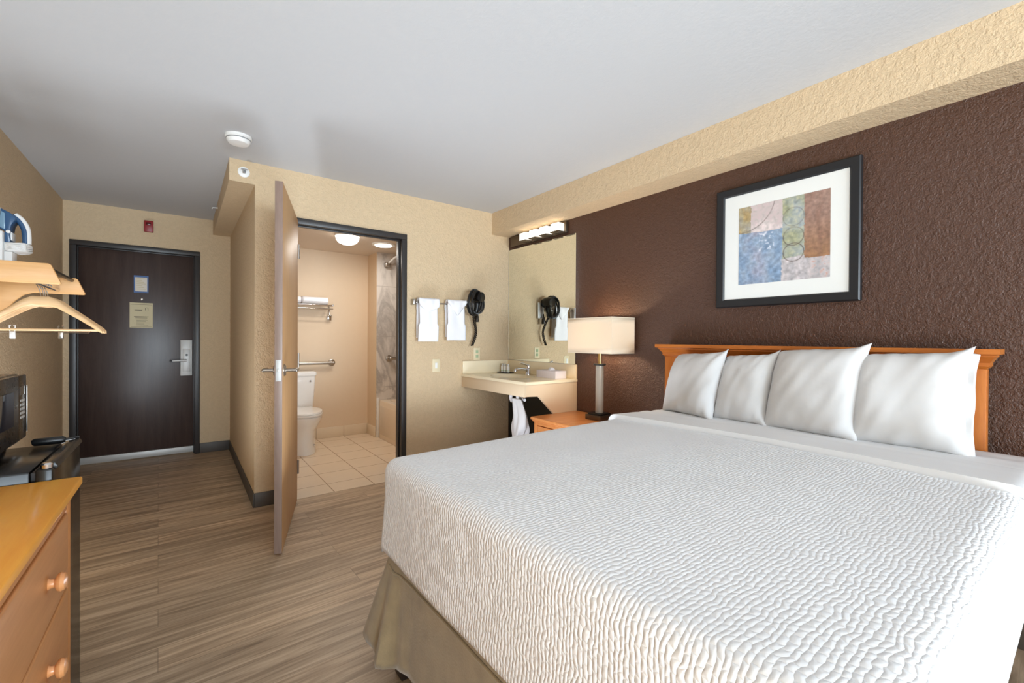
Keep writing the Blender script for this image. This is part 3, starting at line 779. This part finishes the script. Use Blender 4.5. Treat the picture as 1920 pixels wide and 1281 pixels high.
build('cord', mb, 'black', hd, label='looped black cord')
build('plug', MB().lathe([(.019, 0), (.021, .01), (.019, .05), (.008, .08), (.005, .105)], (2.168, YB - .06, 1.335)), 'mwbody', hd)
mb = MB()
base = spline([(2.118, YB - .08, 1.405), (2.145, YB - .06, 1.33), (2.165, YB - .05, 1.26), (2.155, YB - .05, 1.19), (2.125, YB - .05, 1.118)], 30)
for ph in (0, PI):
    mb.tube([p + Vector((.0085 * math.cos(i * .42 + ph), .0085 * math.sin(i * .42 + ph), 0)) for i, p in enumerate(base)], .0058, 7)
build('twisted_cord', mb, 'mwbody', hd)

sw = thing('light_switch', 'ivory light switch plate between the bathroom door and the vanity', 'switch', (1.783, YB, .885))
build('plate', MB().box(1.747, 1.819, YB - .006, YB - .0005, .885, 1.0, .003), 'ivory', sw)
build('toggle', MB().box(1.772, 1.794, YB - .011, YB - .006, .918, .968, .002), 'white', sw)
ou = thing('wall_outlet', 'ivory wall outlet just above the vanity side splash', 'outlet', (2.206, YB, .982))
build('plate', MB().box(2.171, 2.241, YB - .006, YB - .0005, .982, 1.096, .003), 'ivory', ou)
for z in (1.018, 1.06): build('socket', MB().box(2.192, 2.220, YB - .009, YB - .006, z - .014, z + .014, .002), 'label', ou)

# ------------------------------------------------------------------ bathroom things
to = thing('toilet', 'white two-piece toilet seen past the open bathroom door', 'toilet', (.93, 5.0, 0))
TX = .985
def oval(cx_, cy_, rx, ry, z, n=36, back=1.0): return [Vector((cx_ + rx * math.cos(2 * PI * k / n), cy_ + (ry if math.sin(2 * PI * k / n) < 0 else ry * back) * math.sin(2 * PI * k / n), z)) for k in range(n)]
build('bowl', MB().rings([oval(TX, 4.98, .135, .255, .002), oval(TX, 4.98, .135, .25, .05), oval(TX, 4.98, .125, .235, .16), oval(TX, 4.97, .13, .24, .24), oval(TX, 4.945, .165, .275, .31), oval(TX, 4.93, .185, .30, .36), oval(TX, 4.93, .188, .305, .385), oval(TX, 4.93, .18, .295, .392)]), 'porc', to)
build('seat', MB().rings([oval(TX, 4.93, .185, .30, .393), oval(TX, 4.93, .19, .308, .397), oval(TX, 4.93, .19, .308, .410), oval(TX, 4.93, .186, .302, .414)]), 'porc', to)
build('lid', MB().rings([oval(TX, 4.93, .184, .30, .4145), oval(TX, 4.93, .188, .305, .420), oval(TX, 4.93, .184, .30, .432), oval(TX, 4.93, .15, .26, .438)]), 'porc', to)
def rrect(x0, x1, y0, y1, z, r=.03, n=6):
    out = []
    for cx_, cy_, a0 in ((x1 - r, y1 - r, 0), (x0 + r, y1 - r, PI / 2), (x0 + r, y0 + r, PI), (x1 - r, y0 + r, 1.5 * PI)):
        for k in range(n + 1): out.append(Vector((cx_ + r * math.cos(a0 + PI / 2 * k / n), cy_ + r * math.sin(a0 + PI / 2 * k / n), z)))
    return out
tk = build('tank', MB().rings([rrect(TX - .16, TX + .16, 5.255, 5.43, .37), rrect(TX - .185, TX + .185, 5.245, 5.43, .42), rrect(TX - .205, TX + .205, 5.235, 5.435, .76)]), 'porc', to)
build('tank_lid', MB().rings([rrect(TX - .213, TX + .213, 5.228, 5.438, .761), rrect(TX - .215, TX + .215, 5.226, 5.44, .775), rrect(TX - .213, TX + .213, 5.23, 5.438, .80), rrect(TX - .195, TX + .195, 5.245, 5.425, .808)]), 'porc', to)
for p_ in ((TX + .145, 5.239, .70), (TX + .085, 4.775, .09)):
    build('bolt_cap', MB().lathe([(.012, 0), (.011, -.006), (.006, -.011)], p_, 'y', 14), 'chrome', to)
build('flush_lever', MB().cyl((TX - .15, 5.235, .70), (TX - .15, 5.21, .70), .012).tube([(TX - .155, 5.21, .70), (TX - .09, 5.205, .69)], .007, 10), 'chrome', to)

gb = thing('grab_bar', 'long brushed steel grab bar above the toilet', 'grab bar', (1.05, YBB, .888))
build('bar', MB().tube(spline([(.62, YBB - .005, .888), (.63, YBB - .05, .888), (.67, YBB - .055, .888), (1.36, YBB - .055, .888), (1.40, YBB - .05, .888), (1.41, YBB - .005, .888)], 6), .018, 14), 'nickel', gb)
for x in (.62, 1.41): build('flange', MB().lathe([(.040, 0), (.040, -.006), (.028, -.014)], (x, YBB, .888), 'y', 24), 'nickel', gb)
gb2 = thing('grab_bar', 'short steel grab bar on the marbled shower tile', 'grab bar', (2.15, 5.128, .94))
build('bar', MB().tube(spline([(1.985, 5.123, .94), (1.99, 5.085, .94), (2.03, 5.075, .94), (2.40, 5.075, .94), (2.44, 5.08, .94), (2.45, 5.123, .94)], 6), .017, 14), 'nickel', gb2)
for x in (1.985, 2.45): build('flange', MB().lathe([(.040, 0), (.040, -.006), (.028, -.014)], (x, 5.128, .94), 'y', 24), 'nickel', gb2)

rk = thing('towel_rack', 'chrome hotel towel rack on the bathroom wall above the toilet', 'towel rack', (1.1, YBB, 1.55))
mb = MB()
for y in (5.27, 5.31, 5.35, 5.39): mb.tube([(.76, y, 1.552), (1.385, y, 1.552)], .006, 10)
build('shelf_rods', mb, 'chrome', rk)
build('lower_bar', MB().tube([(.77, 5.26, 1.51), (1.375, 5.26, 1.51)], .007, 10), 'chrome', rk)
for x in (.77, 1.375):
    build('side_bracket', MB().box(x - .005, x + .005, 5.25, YBB - .001, 1.54, 1.564, .002).tube([(x, 5.43, 1.54), (x, 5.42, 1.46), (x, 5.41, 1.44)], .006, 10).box(x - .022, x + .022, 5.405, YBB - .001, 1.385, 1.445, .004), 'chrome', rk)
def rolled(x0, x1, label):
    t = thing('bath_towel', label, 'towel', ((x0 + x1) / 2, 5.33, 1.559), 'bath towels on the rack')
    rs = []
    for x in [x0, x0 + .006] + frange(x0 + .02, x1 - .02, 8) + [x1 - .006, x1]:
        e_ = .86 if x in (x0, x1) else 1
        rs.append([Vector((x, 5.33 + .085 * e_ * (1 if abs(math.cos(a_)) < .01 else math.copysign(abs(math.cos(a_)) ** .6, math.cos(a_))), 1.600 + .041 * e_ * math.copysign(abs(math.sin(a_)) ** .7, math.sin(a_)))) for a_ in [2 * PI * k / 28 for k in range(28)]])
    mb = MB().rings(rs, True); build('towel_body', mb, 'towel', t, angle=70)
    build('fold_edge', MB().box(x0 + .004, x1 - .004, 5.238, 5.25, 1.585, 1.601, .005, 3), 'towel', t)
rolled(1.055, 1.325, 'folded white bath towel at the right end of the bathroom rack')
rolled(.78, 1.04, 'folded white bath towel beside the door edge on the bathroom rack')

bt = thing('bathtub', 'almond bathtub beyond the bathroom doorway', 'bathtub', (2.25, 4.4, 0))
mb = MB()
X0, X1, Y0, Y1, ZT_ = 1.868, 2.635, 3.63, 5.125, .445
mb.rings([rrect(X0, X1, Y0, Y1, .002, .01), rrect(X0, X1, Y0, Y1, ZT_ - .012, .01), rrect(X0 + .006, X1, Y0 + .004, Y1 - .004, ZT_, .012), rrect(X0 + .075, X1 - .06, Y0 + .09, Y1 - .09, ZT_, .08), rrect(X0 + .09, X1 - .075, Y0 + .11, Y1 - .11, ZT_ - .03, .09), rrect(X0 + .14, X1 - .12, Y0 + .2, Y1 - .2, .10, .12)])
build('tub_shell', mb, 'tub', bt, angle=35)
build('apron_panel', MB().box(X0 - .006, X0, Y0 + .06, Y1 - .05, .05, ZT_ - .06, .003), 'tub', bt)

sh = thing('shower_head', 'chrome shower head and white arm on the marbled wall', 'shower', (1.95, 5.128, 2.03))
build('escutcheon', MB().lathe([(.036, 0), (.034, -.008), (.014, -.014)], (1.955, 5.128, 2.06), 'y', 24), 'chrome', sh)
build('mount', MB().box(1.915, 1.985, 5.05, 5.115, 2.03, 2.075, .008), 'nickel', sh)
build('arm', MB().tube(spline([(1.955, 5.07, 2.07), (1.99, 4.95, 2.13), (2.05, 4.86, 2.15), (2.12, 4.80, 2.13)], 6), .011, 12), 'white', sh, label='white curved arm')
build('spray_face', MB().lathe([(.014, .03), (.045, 0), (.045, -.01), (.03, -.014)], (2.13, 4.79, 2.10)), 'chrome', sh)

l1 = thing('ceiling_light', 'round lit dome light on the bathroom ceiling nearest the doorway', 'light', (1.30, 4.46, ZB), 'bathroom ceiling lights')
build('canopy', MB().lathe([(.118, ZB), (.118, ZB - .018), (.112, ZB - .02)], (1.30, 4.46, 0)), 'white', l1)
build('glass_dome', MB().lathe([(.112, ZB - .02), (.106, ZB - .05), (.085, ZB - .078), (.05, ZB - .094), (.01, ZB - .099)], (1.30, 4.46, 0)), 'domeglow', l1)
l2 = thing('ceiling_light', 'flat lit disc light on the bathroom ceiling by the shower', 'light', (1.74, 4.66, ZB), 'bathroom ceiling lights')
build('trim_ring', MB().lathe([(.125, ZB), (.122, ZB - .012), (.092, ZB - .014)], (1.74, 4.66, 0)), 'white', l2)
build('lens', MB().lathe([(.092, ZB - .013), (.088, ZB - .020), (.02, ZB - .024)], (1.74, 4.66, 0)), 'domeglow', l2)

# ------------------------------------------------------------------ ceiling and wall devices
sd = thing('smoke_detector', 'round white smoke detector on the ceiling', 'smoke detector', (.265, 3.10, ZC))
build('base', MB().lathe([(.070, ZC), (.070, ZC - .012), (.066, ZC - .015)], (.265, 3.10, 0)), 'white', sd)
build('cover', MB().lathe([(.064, ZC - .0151), (.063, ZC - .030), (.052, ZC - .044), (.018, ZC - .048)], (.265, 3.10, 0)), 'white', sd)
build('vent_ring', MB().lathe([(.0645, ZC - .018), (.0645, ZC - .025)], (.265, 3.10, 0)), 'grille', sd)
sp = thing('sprinkler_head', 'round white sidewall sprinkler on the beige soffit end', 'sprinkler', (.33, YB, 2.306))
build('escutcheon', MB().lathe([(.036, 0), (.034, -.006), (.018, -.010)], (.33, YB, 2.306), 'y', 28), 'white', sp)
build('deflector', MB().box(.31, .35, YB - .045, YB - .042, 2.310, 2.316).box(.322, .326, YB - .044, YB - .009, 2.296, 2.316).box(.334, .338, YB - .044, YB - .009, 2.296, 2.316).cyl((.33, YB - .03, 2.292), (.33, YB - .03, 2.306), .005), 'grille', sp)
o = build('ceiling_hook', MB().lathe([(.012, 0), (.012, -.004), (.004, -.006)], (XE, 4.75, 2.34), 'x', 14).tube([(XE - .004, 4.75, 2.34), (XE - .035, 4.75, 2.338), (XE - .04, 4.75, 2.325)], .004, 8), 'white')
tag(o, 'tiny white hook on the side of the corridor soffit', 'hook')
al = thing('fire_alarm', 'red fire alarm box above the entrance door', 'fire alarm', (-.265, YE, 2.183))
build('housing', MB().box(-.298, -.230, YE - .04, YE - .0005, 2.183, 2.290, .005), 'red', al)
build('lens', MB().box(-.283, -.247, YE - .046, YE - .04, 2.245, 2.270, .003), 'darkred', al)

nt = thing('taped_notice', 'small white card held by blue tape high on the entrance door', 'notice', (-.323, YE + .059, 1.60))
yn = YE + .0595
build('card', MB().box(-.368, -.279, yn - .002, yn - .0005, 1.612, 1.762), 'whitepaper', nt)
build('tape', MB().box(-.378, -.269, yn - .003, yn - .002, 1.752, 1.770).box(-.378, -.269, yn - .003, yn - .002, 1.603, 1.618).box(-.378, -.368, yn - .003, yn - .0022, 1.618, 1.752).box(-.279, -.269, yn - .003, yn - .0022, 1.618, 1.752), 'tape', nt, label='blue masking tape')
mb = MB()
for k, z in enumerate(frange(1.64, 1.74, 6)): mb.box(-.358, -.29 - .012 * (k % 3), yn - .0028, yn - .002, z - .003, z + .003)
build('text_print', mb, 'paper', nt)
ns2 = thing('door_notice', 'cream information sheet on the entrance door below the taped card', 'notice', (-.322, YE + .059, 1.268))
build('sheet', MB().box(-.408, -.236, yn - .002, yn - .0005, 1.268, 1.508), 'paper', ns2)
mb = MB()
mb.box(-.372, -.315, yn - .003, yn - .002, 1.432, 1.442)
mb.tube([(-.292, yn - .0026, 1.435), (-.292, yn - .0026, 1.458), (-.282, yn - .0026, 1.463), (-.272, yn - .0026, 1.456), (-.272, yn - .0026, 1.435)], .0022, 6)
build('heading_print', mb, 'ink', ns2); mb = MB()
for k, (w0, w1) in enumerate(((-.376, -.268), (-.366, -.278), (-.358, -.284), (-.358, -.272), (-.358, -.290), (-.358, -.262), (-.358, -.30), (-.358, -.27))):
    mb.box(w0, w1, yn - .0028, yn - .002, 1.372 - k * .0115, 1.375 - k * .0115 + (.002 if k < 2 else 0))
build('text_print', mb, 'ink', ns2)
for z in (1.489, 1.277): build('border_line', MB().box(-.40, -.244, yn - .0028, yn - .002, z, z + .003), 'ink', ns2)

# ------------------------------------------------------------------ left wall: coat rack, hangers, iron
RY0, RY1 = 2.87, 3.50
cr = thing('coat_rack', 'pale oak wall rack with two side brackets and a chrome hanging rod', 'coat rack', (XL, 3.18, 1.26))
bp = [(XL + .001, 1.250), (-.815, 1.258), (-.785, 1.280), (-.755, 1.325), (-.72, 1.375), (-.69, 1.405), (-.655, 1.418), (-.455, 1.418), (-.449, 1.424), (-.481, 1.505), (-.489, 1.511), (XL + .001, 1.511)]
for y in (RY0, RY1): build('side_bracket', MB().prism(bp, 'y', y - .011, y + .011, .003), 'rackwood', cr)
build('hanging_rod', MB().cyl((-.560, RY0 + .011, 1.437), (-.560, RY1 - .011, 1.437), .0085), 'chrome', cr)
for x in (-.505, -.60, -.70, -.80): build('shelf_rail', MB().cyl((x, RY0 + .011, 1.498), (x, RY1 - .011, 1.498), .010), 'black', cr)

def hanger(x, y, label):
    h = thing('coat_hanger', label, 'hanger', (x, y, 1.437), 'wooden hangers on the rack')
    def arm(s):
        rs = []
        P = [(0, 1.352, .050), (.03, 1.354, .048), (.06, 1.340, .042), (.10, 1.308, .034), (.14, 1.277, .029), (.185, 1.240, .026), (.215, 1.214, .024), (.226, 1.203, .016)]
        for dx, zc, hh in P:
            yy = y - .018 * (dx / .226) ** 2
            rs.append([Vector((x + s * dx, yy + .009 * math.cos(a_), zc + hh / 2 * math.sin(a_))) for a_ in [2 * PI * k / 14 for k in range(14)]])
        return rs
    mb = MB(); mb.rings(arm(1)[::-1] + arm(-1)[1:], True)
    build('shoulders', mb, 'hangwood', h, angle=60)
    build('trouser_bar', MB().tube([(x - .205, y - .014, 1.212), (x + .205, y - .014, 1.212)], .0055, 10), 'hangwood', h)
    cz = 1.441
    pts = [(x, y, 1.368), (x, y, 1.395)] + [(x + .0135 * math.sin(a_), y, cz - .0135 * math.cos(a_)) for a_ in frange(math.radians(-10), math.radians(0), 1)]
    pts = [(x, y, 1.36), (x, y, 1.39), (x - .004, y, 1.412), (x - .013, y, 1.432)] + [(x - .014 * math.cos(a_), y, 1.436 + .0135 * math.sin(a_)) for a_ in frange(0, PI * .98, 10)]
    build('hook', MB().tube(pts, .0019, 8), 'chrome', h)
    return h
def clips(h, x, y, xs, white):
    build('clip_rail', MB().tube([(x - .20, y - .014, 1.198), (x + .165, y - .014, 1.198), (x + .175, y - .014, 1.207)], .0022, 8), 'chrome', h)
    for k, cx_ in enumerate(xs):
        c = build('clip', MB().box(cx_ - .010, cx_ + .010, y - .022, y - .006, 1.168, 1.203, .003).tube([(cx_ - .008, y - .02, 1.203), (cx_ - .010, y - .02, 1.232), (cx_ - .004, y - .02, 1.232)], .002, 6).tube([(cx_ + .008, y - .02, 1.203), (cx_ + .010, y - .02, 1.232), (cx_ + .004, y - .02, 1.232)], .002, 6), 'white' if white and k == 0 else 'nickel', h)
h1 = hanger(-.561, 3.12, 'frontmost wooden coat hanger on the rack, nearest the dresser')
h2 = hanger(-.559, 3.165, 'wooden clip hanger directly behind the frontmost hanger on the rack')
clips(h2, -.559, 3.165, (-.66, -.495), True)
h3 = dup(h1, (.001, .09, 0), 'plain wooden hanger just behind the clip hanger on the rack')
h4 = dup(h1, (.002, .135, 0), 'wooden hanger furthest from the dresser, at the back of the bunch')

ih = thing('iron_holder', 'white wall caddy holding the iron above the coat rack', 'iron holder', (-.74, 3.3, 1.51))
build('caddy', MB().box(-.79, -.712, 3.24, 3.36, 1.509, 1.70, .006), 'white', ih)
build('foot', MB().box(-.7118, -.684, 3.26, 3.34, 1.509, 1.602, .003), 'white', ih)
ir = thing('clothes_iron', 'blue and white clothes iron standing upright above the coat rack', 'iron', (-.67, 3.3, 1.603))
build('heel', MB().box(-.711, -.634, 3.245, 3.355, 1.6035, 1.648, .012, 3), 'white', ir)
build('body', MB().prism([(-.724, 1.815), (-.690, 1.795), (-.672, 1.770), (-.688, 1.735), (-.694, 1.69), (-.690, 1.648), (-.711, 1.648), (-.711, 1.703), (-.731, 1.715)], 'y', 3.262, 3.338, .004), 'blue', ir, label='blue plastic body')
build('sole_plate', MB().prism([(-.731, 1.8165), (-.7245, 1.8165), (-.7315, 1.716), (-.739, 1.716)], 'y', 3.255, 3.345, .001), 'white', ir)
build('water_tank', MB().prism([(-.722, 1.800), (-.708, 1.79), (-.708, 1.71), (-.728, 1.720)], 'y', 3.256, 3.262, .001), 'ltblue', ir)
hp = spline([(-.692, 3.3, 1.790), (-.668, 3.3, 1.766), (-.650, 3.3, 1.725), (-.646, 3.3, 1.680), (-.646, 3.3, 1.645)], 6)
build('handle', MB().tube(hp, .013, 14), 'blue', ir)
build('handle_cover', MB().tube([p + Vector((.010, 0, .006)) for p in hp], .011, 14), 'white', ir)
build('dial', MB().lathe([(.008, 0), (.008, -.008), (.005, -.010)], (-.697, 3.262, 1.700), 'y', 16), 'white', ir)
build('button', MB().box(-.694, -.686, 3.27, 3.33, 1.66, 1.70, .003), 'white', ir)
mb = MB()
for k in range(5): mb.tube([(lerp(-.672, -.672, 0) + .046 * math.cos(a_), 3.3 + .064 * math.sin(a_), 1.610 + k * .008 + .003 * math.sin(3 * a_ + k)) for a_ in frange(0, 2 * PI, 28)], .0042, 8)
build('cord', mb, 'white', ir)

# ------------------------------------------------------------------ dresser, fridge, microwave
dz = .82
dr = thing('dresser', 'honey maple dresser with round wooden knobs at the left edge', 'dresser', (-.54, .95, 0))
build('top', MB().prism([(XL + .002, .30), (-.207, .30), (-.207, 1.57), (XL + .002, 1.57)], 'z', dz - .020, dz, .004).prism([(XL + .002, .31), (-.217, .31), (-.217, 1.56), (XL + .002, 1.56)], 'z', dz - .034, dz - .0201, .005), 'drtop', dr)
build('side_panel', MB().box(XL + .002, -.245, 1.528, 1.55, .0, dz - .034, .002), 'drstile', dr)
build('side_panel', MB().box(XL + .002, -.245, .33, .352, .0, dz - .034, .002), 'drstile', dr)
build('back_panel', MB().box(XL + .002, XL + .012, .352, 1.528, .05, dz - .034), 'drstile', dr)
build('face_frame', MB().box(-.2449, -.226, 1.505, 1.55, 0, dz - .034, .003).box(-.2449, -.226, .33, .375, 0, dz - .034, .003).box(-.2449, -.226, .375, 1.505, .757, dz - .034, .002).box(-.2449, -.226, .375, 1.505, .0, .10, .002), 'drstile', dr)
for z0, z1 in ((.578, .752), (.396, .570), (.108, .388)):
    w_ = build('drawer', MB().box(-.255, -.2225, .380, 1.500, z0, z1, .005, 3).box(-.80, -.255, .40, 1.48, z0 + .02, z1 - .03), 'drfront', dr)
    zk = (z0 + z1) / 2 + .001
    for yk in (.58, 1.30):
        build('knob', MB().lathe([(.012, 0), (.010, .003), (.009, .009), (.012, .011), (.0175, .014), (.0195, .019), (.017, .025), (.008, .029)], (-.2225, yk, zk), 'x', 24), 'knob', w_)

fg = thing('mini_fridge', 'glossy black mini fridge between the dresser and the hanging rack', 'fridge', (-.55, 1.77, 0))
build('cabinet', MB().box(XL + .02, -.302, 1.578, 1.945, .02, .845, .006), 'gloss', fg)
dd = build('door', MB().box(-.294, -.262, 1.578, 1.945, .04, .847, .005), 'gloss', fg)
build('door_gasket', MB().box(-.3019, -.2941, 1.59, 1.935, .05, .838), 'black', dd)
build('handle', MB().prism([(-.2615, .838), (-.256, .846), (-.262, .857), (-.272, .857), (-.272, .8475)], 'y', 1.60, 1.94, .001), 'black', dd)
build('hinge_cover', MB().tube([(-.365, 1.93, .857), (-.36, 1.93, .858), (-.30, 1.932, .858), (-.293, 1.932, .857)], [.008, .0115, .0115, .008], 14).tube([(-.295, 1.932, .858), (-.262, 1.934, .862)], .004, 8), 'black', fg)
build('hinge_pin', MB().lathe([(.012, .8471), (.012, .856), (.008, .860)], (-.276, 1.595, 0), n=16), 'chrome', fg)
for x in (-.78, -.34):
    for y in (1.61, 1.91): build('foot', MB().cyl((x, y, 0), (x, y, .021), .018), 'black', fg)

mw = thing('microwave', 'black microwave oven on top of the mini fridge', 'microwave', (-.58, 1.76, .845))
build('shell', MB().box(-.76, -.400, 1.53, 1.975, .868, 1.066, .008, 3), 'mwbody', mw)
build('door', MB().box(-.3999, -.384, 1.53, 1.892, .870, 1.064, .004), 'mwbody', mw)
build('window', MB().box(-.384, -.381, 1.56, 1.832, .925, 1.022, .001), 'screen', mw)
cp = build('control_panel', MB().box(-.3999, -.385, 1.8935, 1.975, .870, 1.064, .005), 'mwbody', mw)
build('display', MB().box(-.385, -.3845, 1.905, 1.955, 1.005, 1.03), 'screen', cp)
for r in range(5):
    for c in range(3):
        build('key', MB().box(-.385, -.3838, 1.908 + c * .016, 1.919 + c * .016, .985 - r * .0125, .992 - r * .0125), 'keys', cp)
build('door_handle', MB().box(-.384, -.3805, 1.962, 1.967, .89, 1.03, .001), 'nickel', cp)
for x in (-.72, -.43):
    for y in (1.57, 1.925): build('foot', MB().cyl((x, y, .8451), (x, y, .869), .014), 'black', mw)

o = build('power_cord', MB().tube(spline([(-.246, 1.60, .006), (-.240, 1.72, .006), (-.248, 1.85, .006), (-.258, 1.98, .006), (-.275, 2.05, .006), (-.34, 2.08, .01)], 8), .004, 8), 'black')
tag(o, 'thin black power cord on the floor beside the mini fridge', 'cord')

# ------------------------------------------------------------------ lights
def light(name, typ, loc, e, col=(1, 1, 1), rot=None, **kw):
    d = bpy.data.lights.new(name, typ); d.energy = e; d.color = col
    for k, v in kw.items(): setattr(d, k, v)
    o = bpy.data.objects.new(name, d); COL.objects.link(o); o.location = loc
    if rot: o.rotation_euler = rot
    return o
# daylight through the wide window behind the viewpoint
light('window_daylight', 'AREA', (.875, YR - .16, 1.35), 32, (.75, .89, 1.0), (math.radians(96), 0, 0), shape='RECTANGLE', size=2.8, size_y=1.55)
# daylight thrown up onto the ceiling by the bright ground outside
light('ground_bounce', 'AREA', (.875, YR - .30, .95), 260, (.75, .89, 1.0), (math.radians(118), 0, 0), shape='RECTANGLE', size=2.8, size_y=1.2)
# added fill light without a fixture, brightens the ceiling from behind the viewpoint
light('ceiling_fill', 'AREA', (-.25, -1.35, .30), 84, (.78, .90, 1.0), (math.radians(172), 0, 0), shape='RECTANGLE', size=1.2, size_y=1.2)
# unseen fill lights added beyond the bed and beside the fridge, aimed upward
light('hidden_fill', 'AREA', (1.2, 2.25, .22), 16, (.80, .90, 1.0), (math.radians(186), math.radians(8), 0), shape='RECTANGLE', size=1.0, size_y=.8)
light('hidden_fill', 'AREA', (-.50, 2.95, .22), 12.5, (.84, .92, 1.0), (math.radians(168), math.radians(-6), 0), shape='RECTANGLE', size=.4, size_y=1.0)
light('lamp_bulb', 'POINT', (LX, LY, 1.20), 18, (1, .80, .56), shadow_soft_size=.035)
light('bath_dome', 'AREA', (1.30, 4.46, ZB - .104), 5.2, (1, .95, .88), (0, 0, 0), shape='DISK', size=.17)
light('bath_disc', 'AREA', (1.74, 4.66, ZB - .03), 3, (1, .95, .88), (0, 0, 0), shape='DISK', size=.16)
w = bpy.data.worlds.new('daylight'); S.world = w; w.use_nodes = True
bg = w.node_tree.nodes['Background']; bg.inputs[0].default_value = (.80, .88, 1.0, 1); bg.inputs[1].default_value = 1.2

# ------------------------------------------------------------------ camera
cd = bpy.data.cameras.new('camera'); cam = bpy.data.objects.new('camera', cd); COL.objects.link(cam)
yaw, pit, rol = (math.radians(q) for q in (36.8218, -.3221, .3407))
F = Vector((math.sin(yaw) * math.cos(pit), math.cos(yaw) * math.cos(pit), math.sin(pit))); R = Vector((math.cos(yaw), -math.sin(yaw), 0)); U = R.cross(F)
R2 = R * math.cos(rol) + U * math.sin(rol); U2 = -R * math.sin(rol) + U * math.cos(rol)
cam.matrix_world = Matrix(((R2.x, U2.x, -F.x, 0), (R2.y, U2.y, -F.y, 0), (R2.z, U2.z, -F.z, 1.18), (0, 0, 0, 1)))
cd.sensor_width = 36; cd.sensor_fit = 'HORIZONTAL'; cd.lens = 823.93 / 1920 * 36; cd.clip_start = .02
S.camera = cam
S.view_settings.view_transform = 'Standard'; S.view_settings.look = 'None'
S.view_settings.gamma = 1; S.view_settings.use_curve_mapping = False
S.view_settings.exposure = 0.52
S.cycles.use_denoising = True
S.cycles.max_bounces = 12; S.cycles.diffuse_bounces = 7; S.cycles.sample_clamp_indirect = 6
S.cycles.caustics_reflective = False; S.cycles.caustics_refractive = False
